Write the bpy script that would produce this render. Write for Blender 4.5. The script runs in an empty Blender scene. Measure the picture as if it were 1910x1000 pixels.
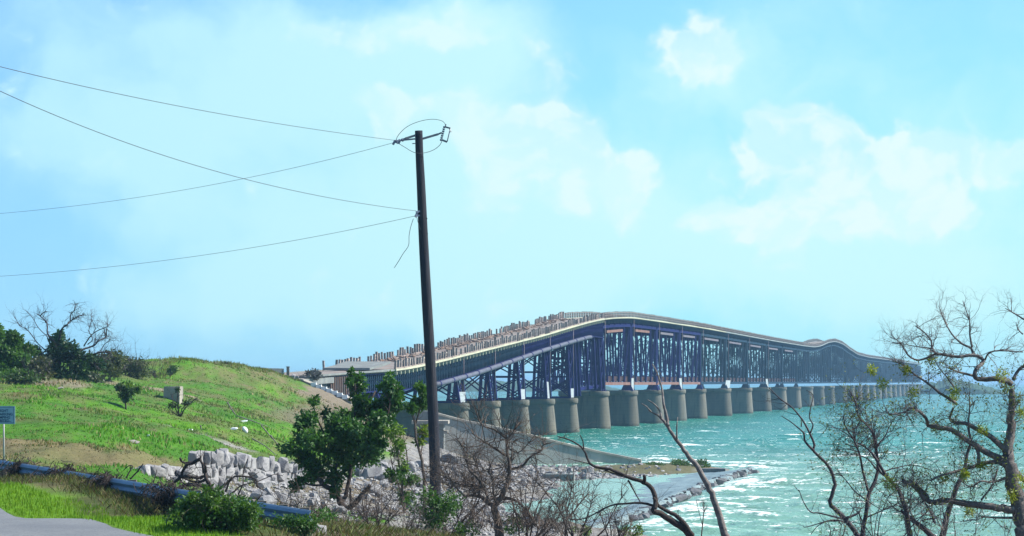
import bpy, bmesh, math, random
import numpy as np
from mathutils import Vector, noise as mnoise

# ------------------------------------------------------------------ camera, sky, sun, exposure
scene = bpy.context.scene
COL = scene.collection
FPX = 5000.0          # focal length in photo pixels (1910 wide)
HZ = 712.0            # photo row of the horizon
CX = 955.0
CAMZ = 9.5            # eye height above the sea

cam = bpy.data.cameras.new('camera')
cam_ob = bpy.data.objects.new('camera', cam)
COL.objects.link(cam_ob)
cam.sensor_width = 36.0
cam.lens = 36.0 * FPX / 1910.0
cam.shift_y = (HZ - 500.0) / 1910.0
cam.clip_start = 0.5
cam.clip_end = 60000
cam_ob.location = (0, 0, CAMZ)
cam_ob.rotation_euler = (math.radians(90), 0, 0)
scene.camera = cam_ob

EXPOSURE = 1.3
SKY_STRENGTH = 0.1
scene.view_settings.view_transform = 'Standard'
scene.view_settings.look = 'None'
scene.view_settings.gamma = 1.0
scene.view_settings.use_curve_mapping = False
scene.view_settings.exposure = EXPOSURE
scene.cycles.use_denoising = True
scene.cycles.max_bounces = 6
scene.cycles.volume_bounces = 0
scene.cycles.sample_clamp_indirect = 4.0

SUN_AZ, SUN_EL = math.radians(86), math.radians(43)     # azimuth from the view axis to the right
sd = Vector((math.sin(SUN_AZ) * math.cos(SUN_EL), math.cos(SUN_AZ) * math.cos(SUN_EL), math.sin(SUN_EL)))
sun = bpy.data.lights.new('sun', 'SUN')
sun.energy = 3.8
sun.angle = math.radians(0.5)
sun.color = (1.0, 0.95, 0.84)
sun_ob = bpy.data.objects.new('sun', sun)
COL.objects.link(sun_ob)
sun_ob.rotation_euler = sd.to_track_quat('Z', 'Y').to_euler()


class NT:
    """small helper for node trees"""
    def __init__(self, tree):
        self.t = tree
        tree.nodes.clear()

    def n(self, typ, **kw):
        nd = self.t.nodes.new(typ)
        for k, v in kw.items():
            setattr(nd, k, v)
        return nd

    def put(self, sock, v):
        if isinstance(v, bpy.types.NodeSocket):
            self.t.links.new(v, sock)
        elif v is not None:
            sock.default_value = v

    def math(self, op, a, b=None, c=None, clamp=False):
        nd = self.n('ShaderNodeMath', operation=op, use_clamp=clamp)
        for i, v in enumerate((a, b, c)):
            self.put(nd.inputs[i], v)
        return nd.outputs[0]

    def vmath(self, op, a, b=None):
        nd = self.n('ShaderNodeVectorMath', operation=op)
        self.put(nd.inputs[0], a)
        if b is not None:
            self.put(nd.inputs[1], b)
        return nd.outputs['Value'] if op in ('LENGTH', 'DISTANCE', 'DOT_PRODUCT') else nd.outputs[0]

    def sstep(self, v, a, b, lo=0.0, hi=1.0):
        nd = self.n('ShaderNodeMapRange', interpolation_type='SMOOTHSTEP')
        self.put(nd.inputs[0], v)
        nd.inputs[1].default_value, nd.inputs[2].default_value = a, b
        nd.inputs[3].default_value, nd.inputs[4].default_value = lo, hi
        return nd.outputs[0]

    def mix(self, f, a, b, mode='MIX'):
        nd = self.n('ShaderNodeMix', data_type='RGBA', blend_type=mode)
        self.put(nd.inputs[0], f)
        for i, v in ((6, a), (7, b)):
            if isinstance(v, tuple) and len(v) == 3:
                v = v + (1,)
            self.put(nd.inputs[i], v)
        return nd.outputs[2]

    def noise(self, vec, scale, detail=4, rough=0.5, flat=False, out=0):
        nd = self.n('ShaderNodeTexNoise')
        if flat: nd.noise_dimensions = '2D'
        if vec is not None:
            self.put(nd.inputs['Vector'], vec)
        nd.inputs['Scale'].default_value = scale
        nd.inputs['Detail'].default_value = detail
        nd.inputs['Roughness'].default_value = rough
        return nd.outputs[out]


world = bpy.data.worlds.new('World')
scene.world = world
world.use_nodes = True


def build_world():
    k = NT(world.node_tree)
    sky = k.n('ShaderNodeTexSky', sky_type='NISHITA')
    sky.sun_disc = False
    sky.sun_elevation = SUN_EL
    sky.sun_rotation = SUN_AZ
    sky.air_density, sky.dust_density, sky.ozone_density = 0.8, 0.3, 2.0
    g = k.n('ShaderNodeTexCoord').outputs['Generated']
    sep = k.n('ShaderNodeSeparateXYZ')
    k.put(sep.inputs[0], g)
    az = k.math('ARCTAN2', sep.outputs[0], sep.outputs[1])
    el = k.math('ARCSINE', sep.outputs[2])
    cmb = k.n('ShaderNodeCombineXYZ')
    k.put(cmb.inputs[0], az)
    k.put(cmb.inputs[1], k.math('MULTIPLY', el, 1.15))
    uv = cmb.outputs[0]
    big = k.noise(uv, 9.0, 2, 0.5, True)
    # cloud masses: direction of the middle, half sizes (radians), weight
    def px(x, y): return (math.atan((x - CX) / FPX), 1.15 * math.atan((HZ - y) / FPX))
    veil = [(560, 90, 480, 130, .5), (860, 60, 200, 110, .3), (200, 250, 240, 80, .35), (900, 480, 460, 150, .55), (480, 560, 360, 90, .35), (760, 330, 800, 330, .42),
            (1700, 480, 460, 190, .5), (1580, 540, 320, 90, .3), (1060, 330, 170, 170, .3), (1280, 110, 160, 110, .35), (700, 230, 240, 110, .35), (1180, 420, 100, 110, .3)]
    heaps = [(1470, 240, 95, 50, .68), (1590, 285, 125, 80, .75), (1700, 310, 115, 75, .75), (1850, 300, 120, 65, .68), (1600, 370, 260, 85, .66), (1410, 290, 60, 42, .55), (1330, 400, 65, 45, .5), (1500, 420, 150, 60, .45),
             (1030, 240, 100, 80, .72), (1085, 320, 90, 95, .72), (900, 215, 110, 60, .68), (720, 205, 110, 65, .62), (1190, 360, 60, 80, .6), (960, 330, 110, 80, .5), (1270, 75, 105, 85, .75), (1340, 110, 90, 65, .6), (1020, 105, 95, 65, .6), (620, 60, 140, 60, .5), (840, 40, 130, 60, .5)]

    def vor(vec, scale):
        nd = k.n('ShaderNodeTexVoronoi', feature='SMOOTH_F1', voronoi_dimensions='2D')
        k.put(nd.inputs['Vector'], vec)
        nd.inputs['Scale'].default_value = scale
        nd.inputs['Smoothness'].default_value = .4
        return nd.outputs['Distance']

    wn = k.noise(uv, 26.0, 4, 0.55, True, 1)
    w1 = k.vmath('ADD', uv, k.vmath('MULTIPLY', k.vmath('SUBTRACT', wn, (0.5, 0.5, 0.5)), (0.030, 0.030, 0.0)))

    def mass(lst, base):
        tot = base
        for x, y, rx, ry, w in lst:
            u, v = px(x, y)
            d = k.vmath('MULTIPLY', k.vmath('SUBTRACT', w1, (u, v, 0)), (FPX / rx, FPX / ry / 1.15, 0))
            tot = k.math('ADD', tot, k.sstep(k.vmath('LENGTH', d), 0.15, 1.35, w, 0.0))
        return tot

    def field(w):
        """billows of three sizes heaped on one another"""
        puff = k.math('ADD', k.math('MULTIPLY', vor(w, 34.0), .55), k.math('ADD', k.math('MULTIPLY', vor(w, 78.0), .30), k.math('MULTIPLY', vor(w, 170.0), .16)))
        return k.math('SUBTRACT', k.math('MULTIPLY', k.noise(w, 24.0, 6, 0.6, True), .85), k.math('MULTIPLY', puff, .75))
    f0 = field(w1)
    f1 = field(k.vmath('ADD', w1, (0.0045, 0.0085, 0)))      # a little toward the sun
    soft = k.noise(w1, 13.0, 5, 0.55, True)
    vd = k.sstep(k.math('ADD', mass(veil, k.math('MULTIPLY', big, .5)), k.math('MULTIPLY', soft, 1.25)), .72, 1.55)
    ft = k.math('ADD', k.math('ADD', f0, .75), k.math('MINIMUM', mass(heaps, k.math('MULTIPLY', k.math('SUBTRACT', big, .72), .6)), .72))
    dens = k.sstep(ft, 0.88, 1.26)
    hi = k.math('MULTIPLY', k.sstep(k.math('SUBTRACT', f0, f1), -.10, .20), k.sstep(ft, 0.95, 1.25))
    # sky: brighter and greener toward the sun's side, bluer away from it (as through thin sea haze)
    side = k.sstep(az, -0.22, 0.10)
    skyc = k.mix(1.0, sky.outputs[0], k.mix(side, SKY_TINT_L, SKY_TINT_R), 'MULTIPLY')
    low = k.sstep(el, 0.0, 0.30, 0.8, 0.0)      # sea haze low in the sky
    skyc = k.mix(low, skyc, k.mix(side, HAZE_L, HAZE_R))
    cl = k.mix(side, CLOUD_L, CLOUD_R)
    ch = k.mix(side, CLOUD_HI_L, CLOUD_HI_R)
    col = k.mix(k.math('MULTIPLY', vd, .92), skyc, cl)
    col = k.mix(k.math('MULTIPLY', dens, k.math('ADD', k.math('MULTIPLY', hi, .46), .42)), col, ch)
    bg = k.n('ShaderNodeBackground')
    k.put(bg.inputs[0], col)
    bg.inputs[1].default_value = SKY_STRENGTH
    out = k.n('ShaderNodeOutputWorld')
    k.put(out.inputs[0], bg.outputs[0])


SKY_TINT_L, SKY_TINT_R = (0.36, 0.56, 0.78), (0.46, 0.72, 0.80)
HAZE_L, HAZE_R = (1.3, 2.85, 4.15), (1.55, 3.5, 4.1)
CLOUD_L, CLOUD_R = (2.2, 3.7, 4.15), (2.6, 4.03, 4.12)
CLOUD_HI_L, CLOUD_HI_R = (2.5, 3.9, 4.2), (3.4, 4.1, 4.15)
build_world()
world.cycles.sampling_method = 'MANUAL'
world.cycles.sample_map_resolution = 512

# ------------------------------------------------------------------ helpers
RND = random.Random(7)
RNG = np.random.default_rng(11)


def W(px, py, Y):
    """point at distance Y that shows at photo pixel (px, py): used once to survey positions"""
    return Vector(((px - CX) / FPX * Y, Y, CAMZ + (HZ - py) / FPX * Y))


def tag(o, label=None, cat=None, group=None, kind=None):
    if label: o['label'] = label
    if cat: o['category'] = cat
    if group: o['group'] = group
    if kind: o['kind'] = kind
    return o


def empty(name, loc, label=None, cat=None, group=None):
    o = bpy.data.objects.new(name, None)
    o.empty_display_size = 0.2
    o.location = loc
    COL.objects.link(o)
    return tag(o, label, cat, group)


def link(name, me, parent=None, loc=(0, 0, 0), rot=(0, 0, 0), scale=None):
    o = bpy.data.objects.new(name, me)
    COL.objects.link(o)
    if parent is not None:
        o.parent = parent
    o.location, o.rotation_euler = loc, rot
    if scale is not None:
        o.scale = scale
    return o


def mesh_np(name, V, F, mat, col=None, smooth=False):
    """V (n,3), F (m,k) with constant k; col (n,3) point colours"""
    V = np.asarray(V, np.float32)
    F = np.asarray(F, np.int32)
    me = bpy.data.meshes.new(name)
    me.vertices.add(len(V))
    me.vertices.foreach_set('co', V.ravel())
    m, k = F.shape
    me.loops.add(m * k)
    me.loops.foreach_set('vertex_index', F.ravel())
    me.polygons.add(m)
    me.polygons.foreach_set('loop_start', np.arange(0, m * k, k, dtype=np.int32))
    me.polygons.foreach_set('loop_total', np.full(m, k, np.int32))
    me.polygons.foreach_set('use_smooth', np.full(m, smooth, bool))
    if col is not None:
        a = me.attributes.new('Col', 'FLOAT_COLOR', 'POINT')
        c = np.ones((len(V), 4), np.float32)
        c[:, :3] = col
        a.data.foreach_set('color', c.ravel())
    me.update(calc_edges=True)
    if mat: me.materials.append(mat)
    return me


class MB:
    """collects beams, tubes and blocks given in world coordinates; build() makes one mesh object"""
    def __init__(self):
        self.v, self.f = [], []

    def quad_prism(self, A, B):
        b = len(self.v)
        self.v += [tuple(p) for p in A] + [tuple(p) for p in B]
        n = len(A)
        self.f.append(tuple(b + i for i in reversed(range(n))))
        self.f.append(tuple(b + n + i for i in range(n)))
        for i in range(n):
            j = (i + 1) % n
            self.f.append((b + i, b + j, b + n + j, b + n + i))
        return self

    def beam(self, p, q, w, h, up=(0, 0, 1)):
        p, q = Vector(p), Vector(q)
        d = (q - p).normalized()
        up = Vector(up)
        if abs(d.dot(up)) > 0.98:
            up = Vector((0.194, 0.981, 0)) if abs(up.z) > .5 else Vector((0, 0, 1))
        s = d.cross(up).normalized()
        u = s.cross(d)
        c = [(-1, -1), (1, -1), (1, 1), (-1, 1)]
        return self.quad_prism([p + s * (a * w / 2) + u * (b * h / 2) for a, b in c], [q + s * (a * w / 2) + u * (b * h / 2) for a, b in c])

    def box(self, lo, hi):
        x0, y0, z0 = lo; x1, y1, z1 = hi
        return self.quad_prism([(x0, y0, z0), (x1, y0, z0), (x1, y1, z0), (x0, y1, z0)], [(x0, y0, z1), (x1, y0, z1), (x1, y1, z1), (x0, y1, z1)])

    def tube(self, pts, radii, k=6, cap=True):
        pts = [Vector(p) for p in pts]
        n = len(pts)
        if n < 2: return self
        b = len(self.v)
        t = (pts[1] - pts[0]).normalized()
        a = Vector((0, 0, 1)) if abs(t.z) < .9 else Vector((1, 0, 0))
        u = t.cross(a).normalized()
        for i in range(n):
            t = (pts[min(i + 1, n - 1)] - pts[max(i - 1, 0)])
            if t.length < 1e-9: t = Vector((0, 0, 1))
            t.normalize()
            u = (u - t * u.dot(t))
            if u.length < 1e-6: u = t.orthogonal()
            u.normalize()
            w = t.cross(u)
            r = radii[i] if not isinstance(radii, (int, float)) else radii
            for j in range(k):
                an = 2 * math.pi * j / k
                self.v.append(tuple(pts[i] + u * (r * math.cos(an)) + w * (r * math.sin(an))))
        for i in range(n - 1):
            for j in range(k):
                j2 = (j + 1) % k
                self.f.append((b + i * k + j, b + i * k + j2, b + (i + 1) * k + j2, b + (i + 1) * k + j))
        if cap:
            self.f.append(tuple(b + j for j in reversed(range(k))))
            self.f.append(tuple(b + (n - 1) * k + j for j in range(k)))
        return self

    def loft(self, rings):
        """closed rings of equal count, capped"""
        b = len(self.v)
        k = len(rings[0])
        for r in rings:
            self.v += [tuple(p) for p in r]
        for i in range(len(rings) - 1):
            for j in range(k):
                j2 = (j + 1) % k
                self.f.append((b + i * k + j, b + i * k + j2, b + (i + 1) * k + j2, b + (i + 1) * k + j))
        self.f.append(tuple(b + j for j in reversed(range(k))))
        self.f.append(tuple(b + (len(rings) - 1) * k + j for j in range(k)))
        return self

    def mesh(self, name, mat, origin=(0, 0, 0), smooth=False):
        o = Vector(origin)
        me = bpy.data.meshes.new(name)
        me.from_pydata([(p[0] - o.x, p[1] - o.y, p[2] - o.z) for p in self.v], [], self.f)
        if smooth:
            me.polygons.foreach_set('use_smooth', [True] * len(me.polygons))
        me.update()
        if mat: me.materials.append(mat)
        return me

    def build(self, name, mat, parent=None, smooth=False, kind=None, label=None):
        org = Vector((0, 0, 0))
        p = parent
        while p is not None:
            org += Vector(p.location)
            p = p.parent
        o = link(name, self.mesh(name, mat, org, smooth), parent)
        if kind: o['kind'] = kind
        if label: o['label'] = label
        return o

    def thing(self, name, mat, origin, label, cat, group=None, smooth=False):
        o = link(name, self.mesh(name, mat, origin, smooth), None, origin)
        return tag(o, label, cat, group)


# numpy value noise
def _hash(ix, iy, seed):
    h = (ix.astype(np.int64) * 374761393 + iy.astype(np.int64) * 668265263 + seed * 974634777) & 0xFFFFFFFF
    h = ((h ^ (h >> 13)) * 1274126177) & 0xFFFFFFFF
    return ((h ^ (h >> 16)) & 0xFFFF) / 65535.0


def vnoise(x, y, seed=0):
    x = np.asarray(x, float); y = np.asarray(y, float)
    ix, iy = np.floor(x), np.floor(y)
    fx, fy = x - ix, y - iy
    fx, fy = fx * fx * (3 - 2 * fx), fy * fy * (3 - 2 * fy)
    a, b = _hash(ix, iy, seed), _hash(ix + 1, iy, seed)
    c, d = _hash(ix, iy + 1, seed), _hash(ix + 1, iy + 1, seed)
    return (a * (1 - fx) + b * fx) * (1 - fy) + (c * (1 - fx) + d * fx) * fy


def fbm(x, y, seed=0, octs=4):
    t, amp, s = 0, 0.5, 1.0
    for i in range(octs):
        t = t + amp * vnoise(np.asarray(x) * s, np.asarray(y) * s, seed + i)
        amp *= .5; s *= 2.03
    return t / (1 - .5 ** octs)


def smooth(x, a, b):
    t = np.clip((np.asarray(x, float) - a) / (b - a), 0, 1)
    return t * t * (3 - 2 * t)


# ------------------------------------------------------------------ materials
def pbsdf(name):
    m = bpy.data.materials.new(name)
    m.use_nodes = True
    k = NT(m.node_tree)
    b = k.n('ShaderNodeBsdfPrincipled')
    o = k.n('ShaderNodeOutputMaterial')
    k.put(o.inputs[0], b.outputs[0])
    return m, k, b


def mat(name, c1, c2=None, scale=3.0, rough=0.8, spec=0.3, stretch=(1, 1, 1), c3=None, s3=12.0, t3=(0.55, 0.7), bump=0.0, bscale=20.0, obj_var=0.0, metal=0.0, backlit=0.0):
    """two colours mixed by noise, a third in spots, bump and a little difference from object to object"""
    m, k, b = pbsdf(name)
    tc = k.n('ShaderNodeTexCoord').outputs['Object']
    v = k.vmath('MULTIPLY', tc, stretch)
    col = c1 + (1,)
    if c2:
        col = k.mix(k.sstep(k.noise(v, scale, 5, .6), .32, .68), c1, c2)
    if c3:
        col = k.mix(k.sstep(k.noise(v, s3, 5, .65), *t3), col, c3)
    if obj_var:
        r = k.n('ShaderNodeObjectInfo').outputs['Random']
        h = k.n('ShaderNodeHueSaturation')
        k.put(h.inputs['Value'], k.math('ADD', k.math('MULTIPLY', r, 2 * obj_var), 1 - obj_var))
        k.put(h.inputs['Color'], col)
        col = h.outputs[0]
    k.put(b.inputs['Base Color'], col)
    b.inputs['Roughness'].default_value = rough
    b.inputs['Specular IOR Level'].default_value = spec
    b.inputs['Metallic'].default_value = metal
    if bump:
        bn = k.n('ShaderNodeBump')
        bn.inputs['Strength'].default_value = min(1.0, bump)
        bn.inputs['Distance'].default_value = 0.08
        k.put(bn.inputs['Height'], k.noise(v, bscale, 6, .65))
        k.put(b.inputs['Normal'], bn.outputs[0])
    return m


def col_mat(name, rough=0.85, spec=0.2, fine=0.0, fscale=4.0, trans=0.0, bump=0.0, bscale=6.0, speck=0.0):
    """colour per point from the mesh, with fine grain"""
    m, k, b = pbsdf(name)
    a = k.n('ShaderNodeAttribute', attribute_name='Col')
    col = a.outputs['Color']
    tc = k.n('ShaderNodeTexCoord').outputs['Object']
    if speck:
        col = k.mix(k.math('MULTIPLY', k.sstep(k.noise(tc, 1.7, 6, .7), .52, .66), speck), col, (.15, .125, .065))
        col = k.mix(k.math('MULTIPLY', k.sstep(k.noise(k.vmath('ADD', tc, (31.0, 7.0, 3.0)), 2.3, 6, .7), .54, .68), speck), col, (.035, .07, .015))
    if fine:
        f = k.math('ADD', k.math('MULTIPLY', k.noise(tc, fscale, 6, .7), 2 * fine), 1 - fine)
        h = k.n('ShaderNodeHueSaturation')
        k.put(h.inputs['Value'], f)
        k.put(h.inputs['Color'], col)
        col = h.outputs[0]
    k.put(b.inputs['Base Color'], col)
    b.inputs['Roughness'].default_value = rough
    b.inputs['Specular IOR Level'].default_value = spec
    if bump:
        bn = k.n('ShaderNodeBump')
        bn.inputs['Strength'].default_value = bump
        bn.inputs['Distance'].default_value = 0.15
        k.put(bn.inputs['Height'], k.noise(tc, bscale, 8, .7))
        k.put(b.inputs['Normal'], bn.outputs[0])
    if trans:
        tr = k.n('ShaderNodeBsdfTranslucent')
        k.put(tr.inputs[0], k.mix(1.0, col, (1.25, 1.2, .55), 'MULTIPLY'))
        ms = k.n('ShaderNodeMixShader')
        ms.inputs[0].default_value = trans
        k.put(ms.inputs[1], b.outputs[0])
        k.put(ms.inputs[2], tr.outputs[0])
        out = [n for n in k.t.nodes if n.type == 'OUTPUT_MATERIAL'][0]
        k.put(out.inputs[0], ms.outputs[0])
    return m


M = {}
M['catwalk'] = mat('dark_brown_plate', (.035, .02, .03), (.06, .035, .04), .8, .8, .2)
M['rubble'] = mat('stained_rubble', (.26, .22, .20), (.19, .12, .09), .9, .95, .1, c3=(.12, .08, .07), s3=3)
M['steel'] = mat('flare_blue_steel', (.004, .008, .062), (.008, .015, .085), .35, .75, .15, c3=(.06, .03, .035), s3=1.1, t3=(.60, .72)) if False else mat('flare_blue_steel', (.003, .0045, .07), (.006, .009, .095), .35, .75, .15, c3=(.05, .03, .06), s3=1.6, t3=(.6, .8))  # cobalt glow of lens flare put into the colour of the near steel
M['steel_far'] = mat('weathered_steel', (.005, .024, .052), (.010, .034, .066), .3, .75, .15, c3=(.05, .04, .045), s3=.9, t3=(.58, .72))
M['rust'] = mat('rusty_steel', (.16, .075, .06), (.20, .125, .115), .8, .85, .2, c3=(.12, .06, .05), s3=2.5)
M['rustplate'] = mat('rusty_plate', (.10, .05, .035), (.04, .045, .05), 1.6, .85, .2, stretch=(1, 1, .15))
M['strut'] = mat('grey_pink_steel', (.15, .125, .15), (.10, .09, .12), .9, .7, .3)
M['pipe'] = mat('grey_pipe', (.10, .105, .145), (.065, .07, .105), .9, .7, .3, c3=(.10, .09, .12), s3=2.0, t3=(.6, .75))
M['pier_old'] = mat('pier_concrete_plain', (.19, .175, .14), (.12, .125, .11), .35, .92, .2, stretch=(1, 1, .35), c3=(.075, .085, .08), s3=1.1, t3=(.56, .8), bump=.3, bscale=2.5, obj_var=.1)
def pier_material():
    m, k, b = pbsdf('pier_concrete')
    tc = k.n('ShaderNodeTexCoord').outputs['Object']
    r = k.n('ShaderNodeObjectInfo').outputs['Random']
    cb = k.n('ShaderNodeCombineXYZ')
    for i in range(3): k.put(cb.inputs[i], k.math('MULTIPLY', r, 37.0 * (i + 1)))
    v = k.vmath('ADD', tc, cb.outputs[0])
    c = k.mix(k.sstep(k.noise(k.vmath('MULTIPLY', v, (1, 1, .3)), .4, 5, .6), .32, .68), (.165, .15, .12), (.10, .105, .095))
    c = k.mix(k.math('MULTIPLY', k.sstep(k.noise(k.vmath('MULTIPLY', v, (1.2, 1.2, .10)), 1.3, 4, .6), .54, .68), .75), c, (.07, .075, .07))     # run-down stains
    sp = k.n('ShaderNodeSeparateXYZ')
    k.put(sp.inputs[0], tc)
    z = k.math('ADD', sp.outputs[2], k.math('MULTIPLY', k.math('SUBTRACT', k.noise(v, 1.1, 4, .6), .5), 1.1))
    c = k.mix(k.sstep(z, .25, .95, .85, 0), c, (.045, .052, .04))            # weed and oyster band above the water
    lift = k.n('ShaderNodeTexWave', wave_type='BANDS', bands_direction='Z')
    k.put(lift.inputs['Vector'], tc)
    lift.inputs['Scale'].default_value = .42
    lift.inputs['Distortion'].default_value = .4
    c = k.mix(k.math('MULTIPLY', k.sstep(lift.outputs['Fac'], .90, .99), .35), c, (.09, .09, .08))      # lines left by the forms
    h = k.n('ShaderNodeHueSaturation')
    k.put(h.inputs['Value'], k.math('ADD', k.math('MULTIPLY', r, .35), .82))
    k.put(h.inputs['Color'], c)
    k.put(b.inputs['Base Color'], h.outputs[0])
    b.inputs['Roughness'].default_value = .92
    b.inputs['Specular IOR Level'].default_value = .2
    bn = k.n('ShaderNodeBump')
    bn.inputs['Strength'].default_value = .35
    bn.inputs['Distance'].default_value = .1
    k.put(bn.inputs['Height'], k.noise(v, 2.5, 6, .65))
    k.put(b.inputs['Normal'], bn.outputs[0])
    return m


M['pier'] = pier_material()
M['limbbark'] = mat('grey_limb_bark', (.17, .15, .14), (.08, .07, .075), 5, .85, .25, c3=(.26, .25, .23), s3=7, t3=(.58, .7), bump=.4, bscale=25)  # pale spots put sunlit patches into the bark colour
M['wetledge'] = mat('wet_grey_ledge', (.24, .30, .30), (.13, .165, .17), .5, .35, .5, c3=(.07, .08, .075), s3=1.4, t3=(.54, .66), bump=.5, bscale=4)
M['moss'] = mat('olive_algae', (.10, .10, .02), (.06, .075, .02), 1.5, .7, .3, bump=.5, bscale=5)
M['conc'] = mat('old_concrete', (.34, .31, .27), (.24, .22, .20), .7, .92, .2, c3=(.14, .12, .11), s3=2.2, t3=(.58, .75), bump=.4, bscale=4)
M['deck'] = mat('deck_concrete', (.24, .22, .205), (.17, .14, .13), .5, .92, .2, c3=(.27, .13, .08), s3=.9, t3=(.55, .68), bump=.4, bscale=4)
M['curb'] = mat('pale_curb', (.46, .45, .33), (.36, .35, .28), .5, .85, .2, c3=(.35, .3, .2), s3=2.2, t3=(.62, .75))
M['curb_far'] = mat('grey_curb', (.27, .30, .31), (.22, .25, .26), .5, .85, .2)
M['post'] = mat('parapet_concrete', (.24, .19, .175), (.34, .29, .265), 2.5, .92, .2, c3=(.10, .07, .07), s3=5, bump=.3, bscale=8, obj_var=.3)
M['white'] = mat('white_paint', (.72, .74, .76), (.62, .64, .66), 2, .6, .3, c3=(.4, .38, .35), s3=3, t3=(.62, .75))
M['slab'] = mat('grey_slab', (.20, .215, .21), (.15, .16, .165), .8, .9, .2, c3=(.18, .17, .16), s3=2)
M['wall'] = mat('seawall_concrete', (.34, .33, .31), (.25, .25, .24), .35, .92, .2, stretch=(1, 1, .5), c3=(.13, .13, .125), s3=.55, t3=(.55, .72), bump=.3, bscale=2)
M['rock'] = mat('pale_limestone', (.30, .295, .30), (.19, .185, .20), 1.2, .95, .15, c3=(.12, .12, .13), s3=3.5, t3=(.58, .74), bump=.6, bscale=5, obj_var=.22)
M['wetrock'] = mat('dark_wet_rock', (.11, .115, .13), (.05, .055, .065), 1.0, .7, .4, c3=(.17, .175, .18), s3=3, t3=(.6, .7), bump=.6, bscale=5, obj_var=.2)
M['wood'] = mat('weathered_pole_wood', (.018, .021, .034), (.036, .036, .045), 1.2, .85, .25, stretch=(6, 6, .35), c3=(.02, .018, .02), s3=3.0, t3=(.58, .7), bump=.6, bscale=4)
M['iron'] = mat('galvanised_iron', (.10, .11, .14), (.16, .17, .20), 6, .5, .5)
M['ins'] = mat('insulator_grey', (.11, .13, .20), (.14, .16, .22), 8, .35, .5)
M['wire'] = mat('wire', (.05, .055, .07), None, rough=.6)
M['rail'] = mat('galvanised_rail', (.13, .21, .32), (.10, .165, .25), 1.5, .5, .45, c3=(.13, .15, .18), s3=5, t3=(.6, .75))
M['railpost'] = mat('timber_rail_post', (.16, .13, .11), (.10, .09, .08), 4, .9, .2)
M['bark'] = mat('grey_brown_bark', (.085, .065, .055), (.15, .125, .11), 7, .9, .2, c3=(.04, .03, .03), s3=14, t3=(.55, .7), bump=.5, bscale=25)
M['palebark'] = mat('pale_bark', (.22, .20, .19), (.13, .11, .11), 6, .85, .25, c3=(.06, .05, .055), s3=9, t3=(.55, .7), bump=.4, bscale=25)
M['darkbark'] = mat('dark_bark', (.035, .028, .03), (.07, .055, .05), 8, .9, .2, bump=.5, bscale=25)
M['bluebark'] = mat('dark_twig_bark', (.04, .035, .045), (.075, .06, .065), 8, .85, .25)
M['girder'] = mat('navy_girder', (.004, .008, .045), (.006, .016, .055), .35, .8, .12, c3=(.03, .025, .03))
M['drytwig'] = mat('dry_twig', (.075, .052, .042), (.125, .095, .078), 5, .9, .2)
M['leaf'] = col_mat('leaf', .5, .4, trans=.38)
M['grass'] = col_mat('grass_blade', .7, .2, trans=.3)
M['ground'] = col_mat('hillside_soil_and_turf', .95, .1, fine=.5, fscale=2.2, bump=1.0, bscale=1.6, speck=.38)
M['asphalt'] = mat('worn_asphalt', (.13, .14, .16), (.17, .18, .195), .6, .9, .2, c3=(.09, .095, .11), s3=14, t3=(.5, .7), bump=.3, bscale=60)
M['signface'] = mat('sign_face', (.22, .36, .46), (.27, .41, .50), 6, .5, .4)
M['signink'] = mat('sign_lettering', (.02, .05, .12), None, rough=.6)
M['signpost'] = mat('sign_post', (.35, .36, .36), (.28, .28, .27), 4, .6, .4)
M['foamwhite'] = mat('white_plastic', (.75, .77, .8), (.66, .68, .7), 4, .4, .5)

# ------------------------------------------------------------------ the lie of the land
CP = []
for s_ in """
0 900 80;0 870 84;0 850 92;0 820 102;0 780 124;0 740 160;0 705 205;0 700 222
-300 900 95;-300 820 110;-300 740 160;-300 700 220;-900 860 110;-900 700 220
100 895 76;100 870 84;100 840 95;100 800 116;100 760 146;100 720 190;100 702 225
200 890 72;200 868 82;200 840 94;200 800 122;200 745 168;200 718 198;200 698 235
330 930 66;330 868 98;330 835 118;330 800 150;330 770 178;330 740 212;330 710 242;330 679 264;335 681 280;330 712 305
420 960 78;420 930 98;520 972 78;520 945 108;470 968 70;350 938 80;420 908 111;420 846 122;420 800 170;420 760 212;420 720 250;300 694 255;318 683 258;338 673 262;285 702 252;350 925 88;385 925 92;350 673 267;392 684 279;425 676 284;425 690 300;420 726 320
380 678 276;470 692 292;470 700 310
520 930 122;520 908 132;520 864 141;520 820 182;520 780 222;520 740 262;520 716 286;520 700 299;520 715 315
600 930 130;600 880 152;600 830 200;600 780 250;600 747 280;600 726 296;590 735 312
650 960 90;650 950 118;650 870 186;650 800 250;650 758 288;650 790 310
720 965 84;720 960 118;720 900 180;720 850 230;720 795 288;720 830 315
820 985 88;820 980 100;820 920 172;820 870 242;820 838 296;820 852 318
900 1010 80;900 955 150;900 905 212;900 864 284;900 872 310
1000 1012 80;1000 1003 140;1000 975 178;1000 913 233;1000 893 255;1000 870 292;1000 888 330
1100 1012 80;1100 1000 150;1100 984 178;1100 903 255;1100 884 278;1100 872 296;1100 895 340
1200 1000 160;1180 885 272;1200 866 294;1200 880 318;1300 868 292;1300 884 278;1350 879 284
1300 882 310
600 975 70;600 985 58;500 980 56;420 1000 52;300 970 58;200 985 60;100 930 66;0 915 73;0 968 58;0 1010 50;240 1002 51
1150 1010 100;1400 1040 60;1400 1025 100;1400 1020 130;1900 1040 60;1900 1025 100;1900 1020 130;2600 1040 60;2600 1020 130
760 1035 60;850 1045 60;950 1050 60;1000 1090 50;1300 1090 50;1900 1090 50;700 1040 50
""".replace('\n', ';').split(';'):
    if s_.strip():
        a_, b_, c_ = map(float, s_.split())
        CP.append(tuple(W(a_, b_, c_)))
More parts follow.
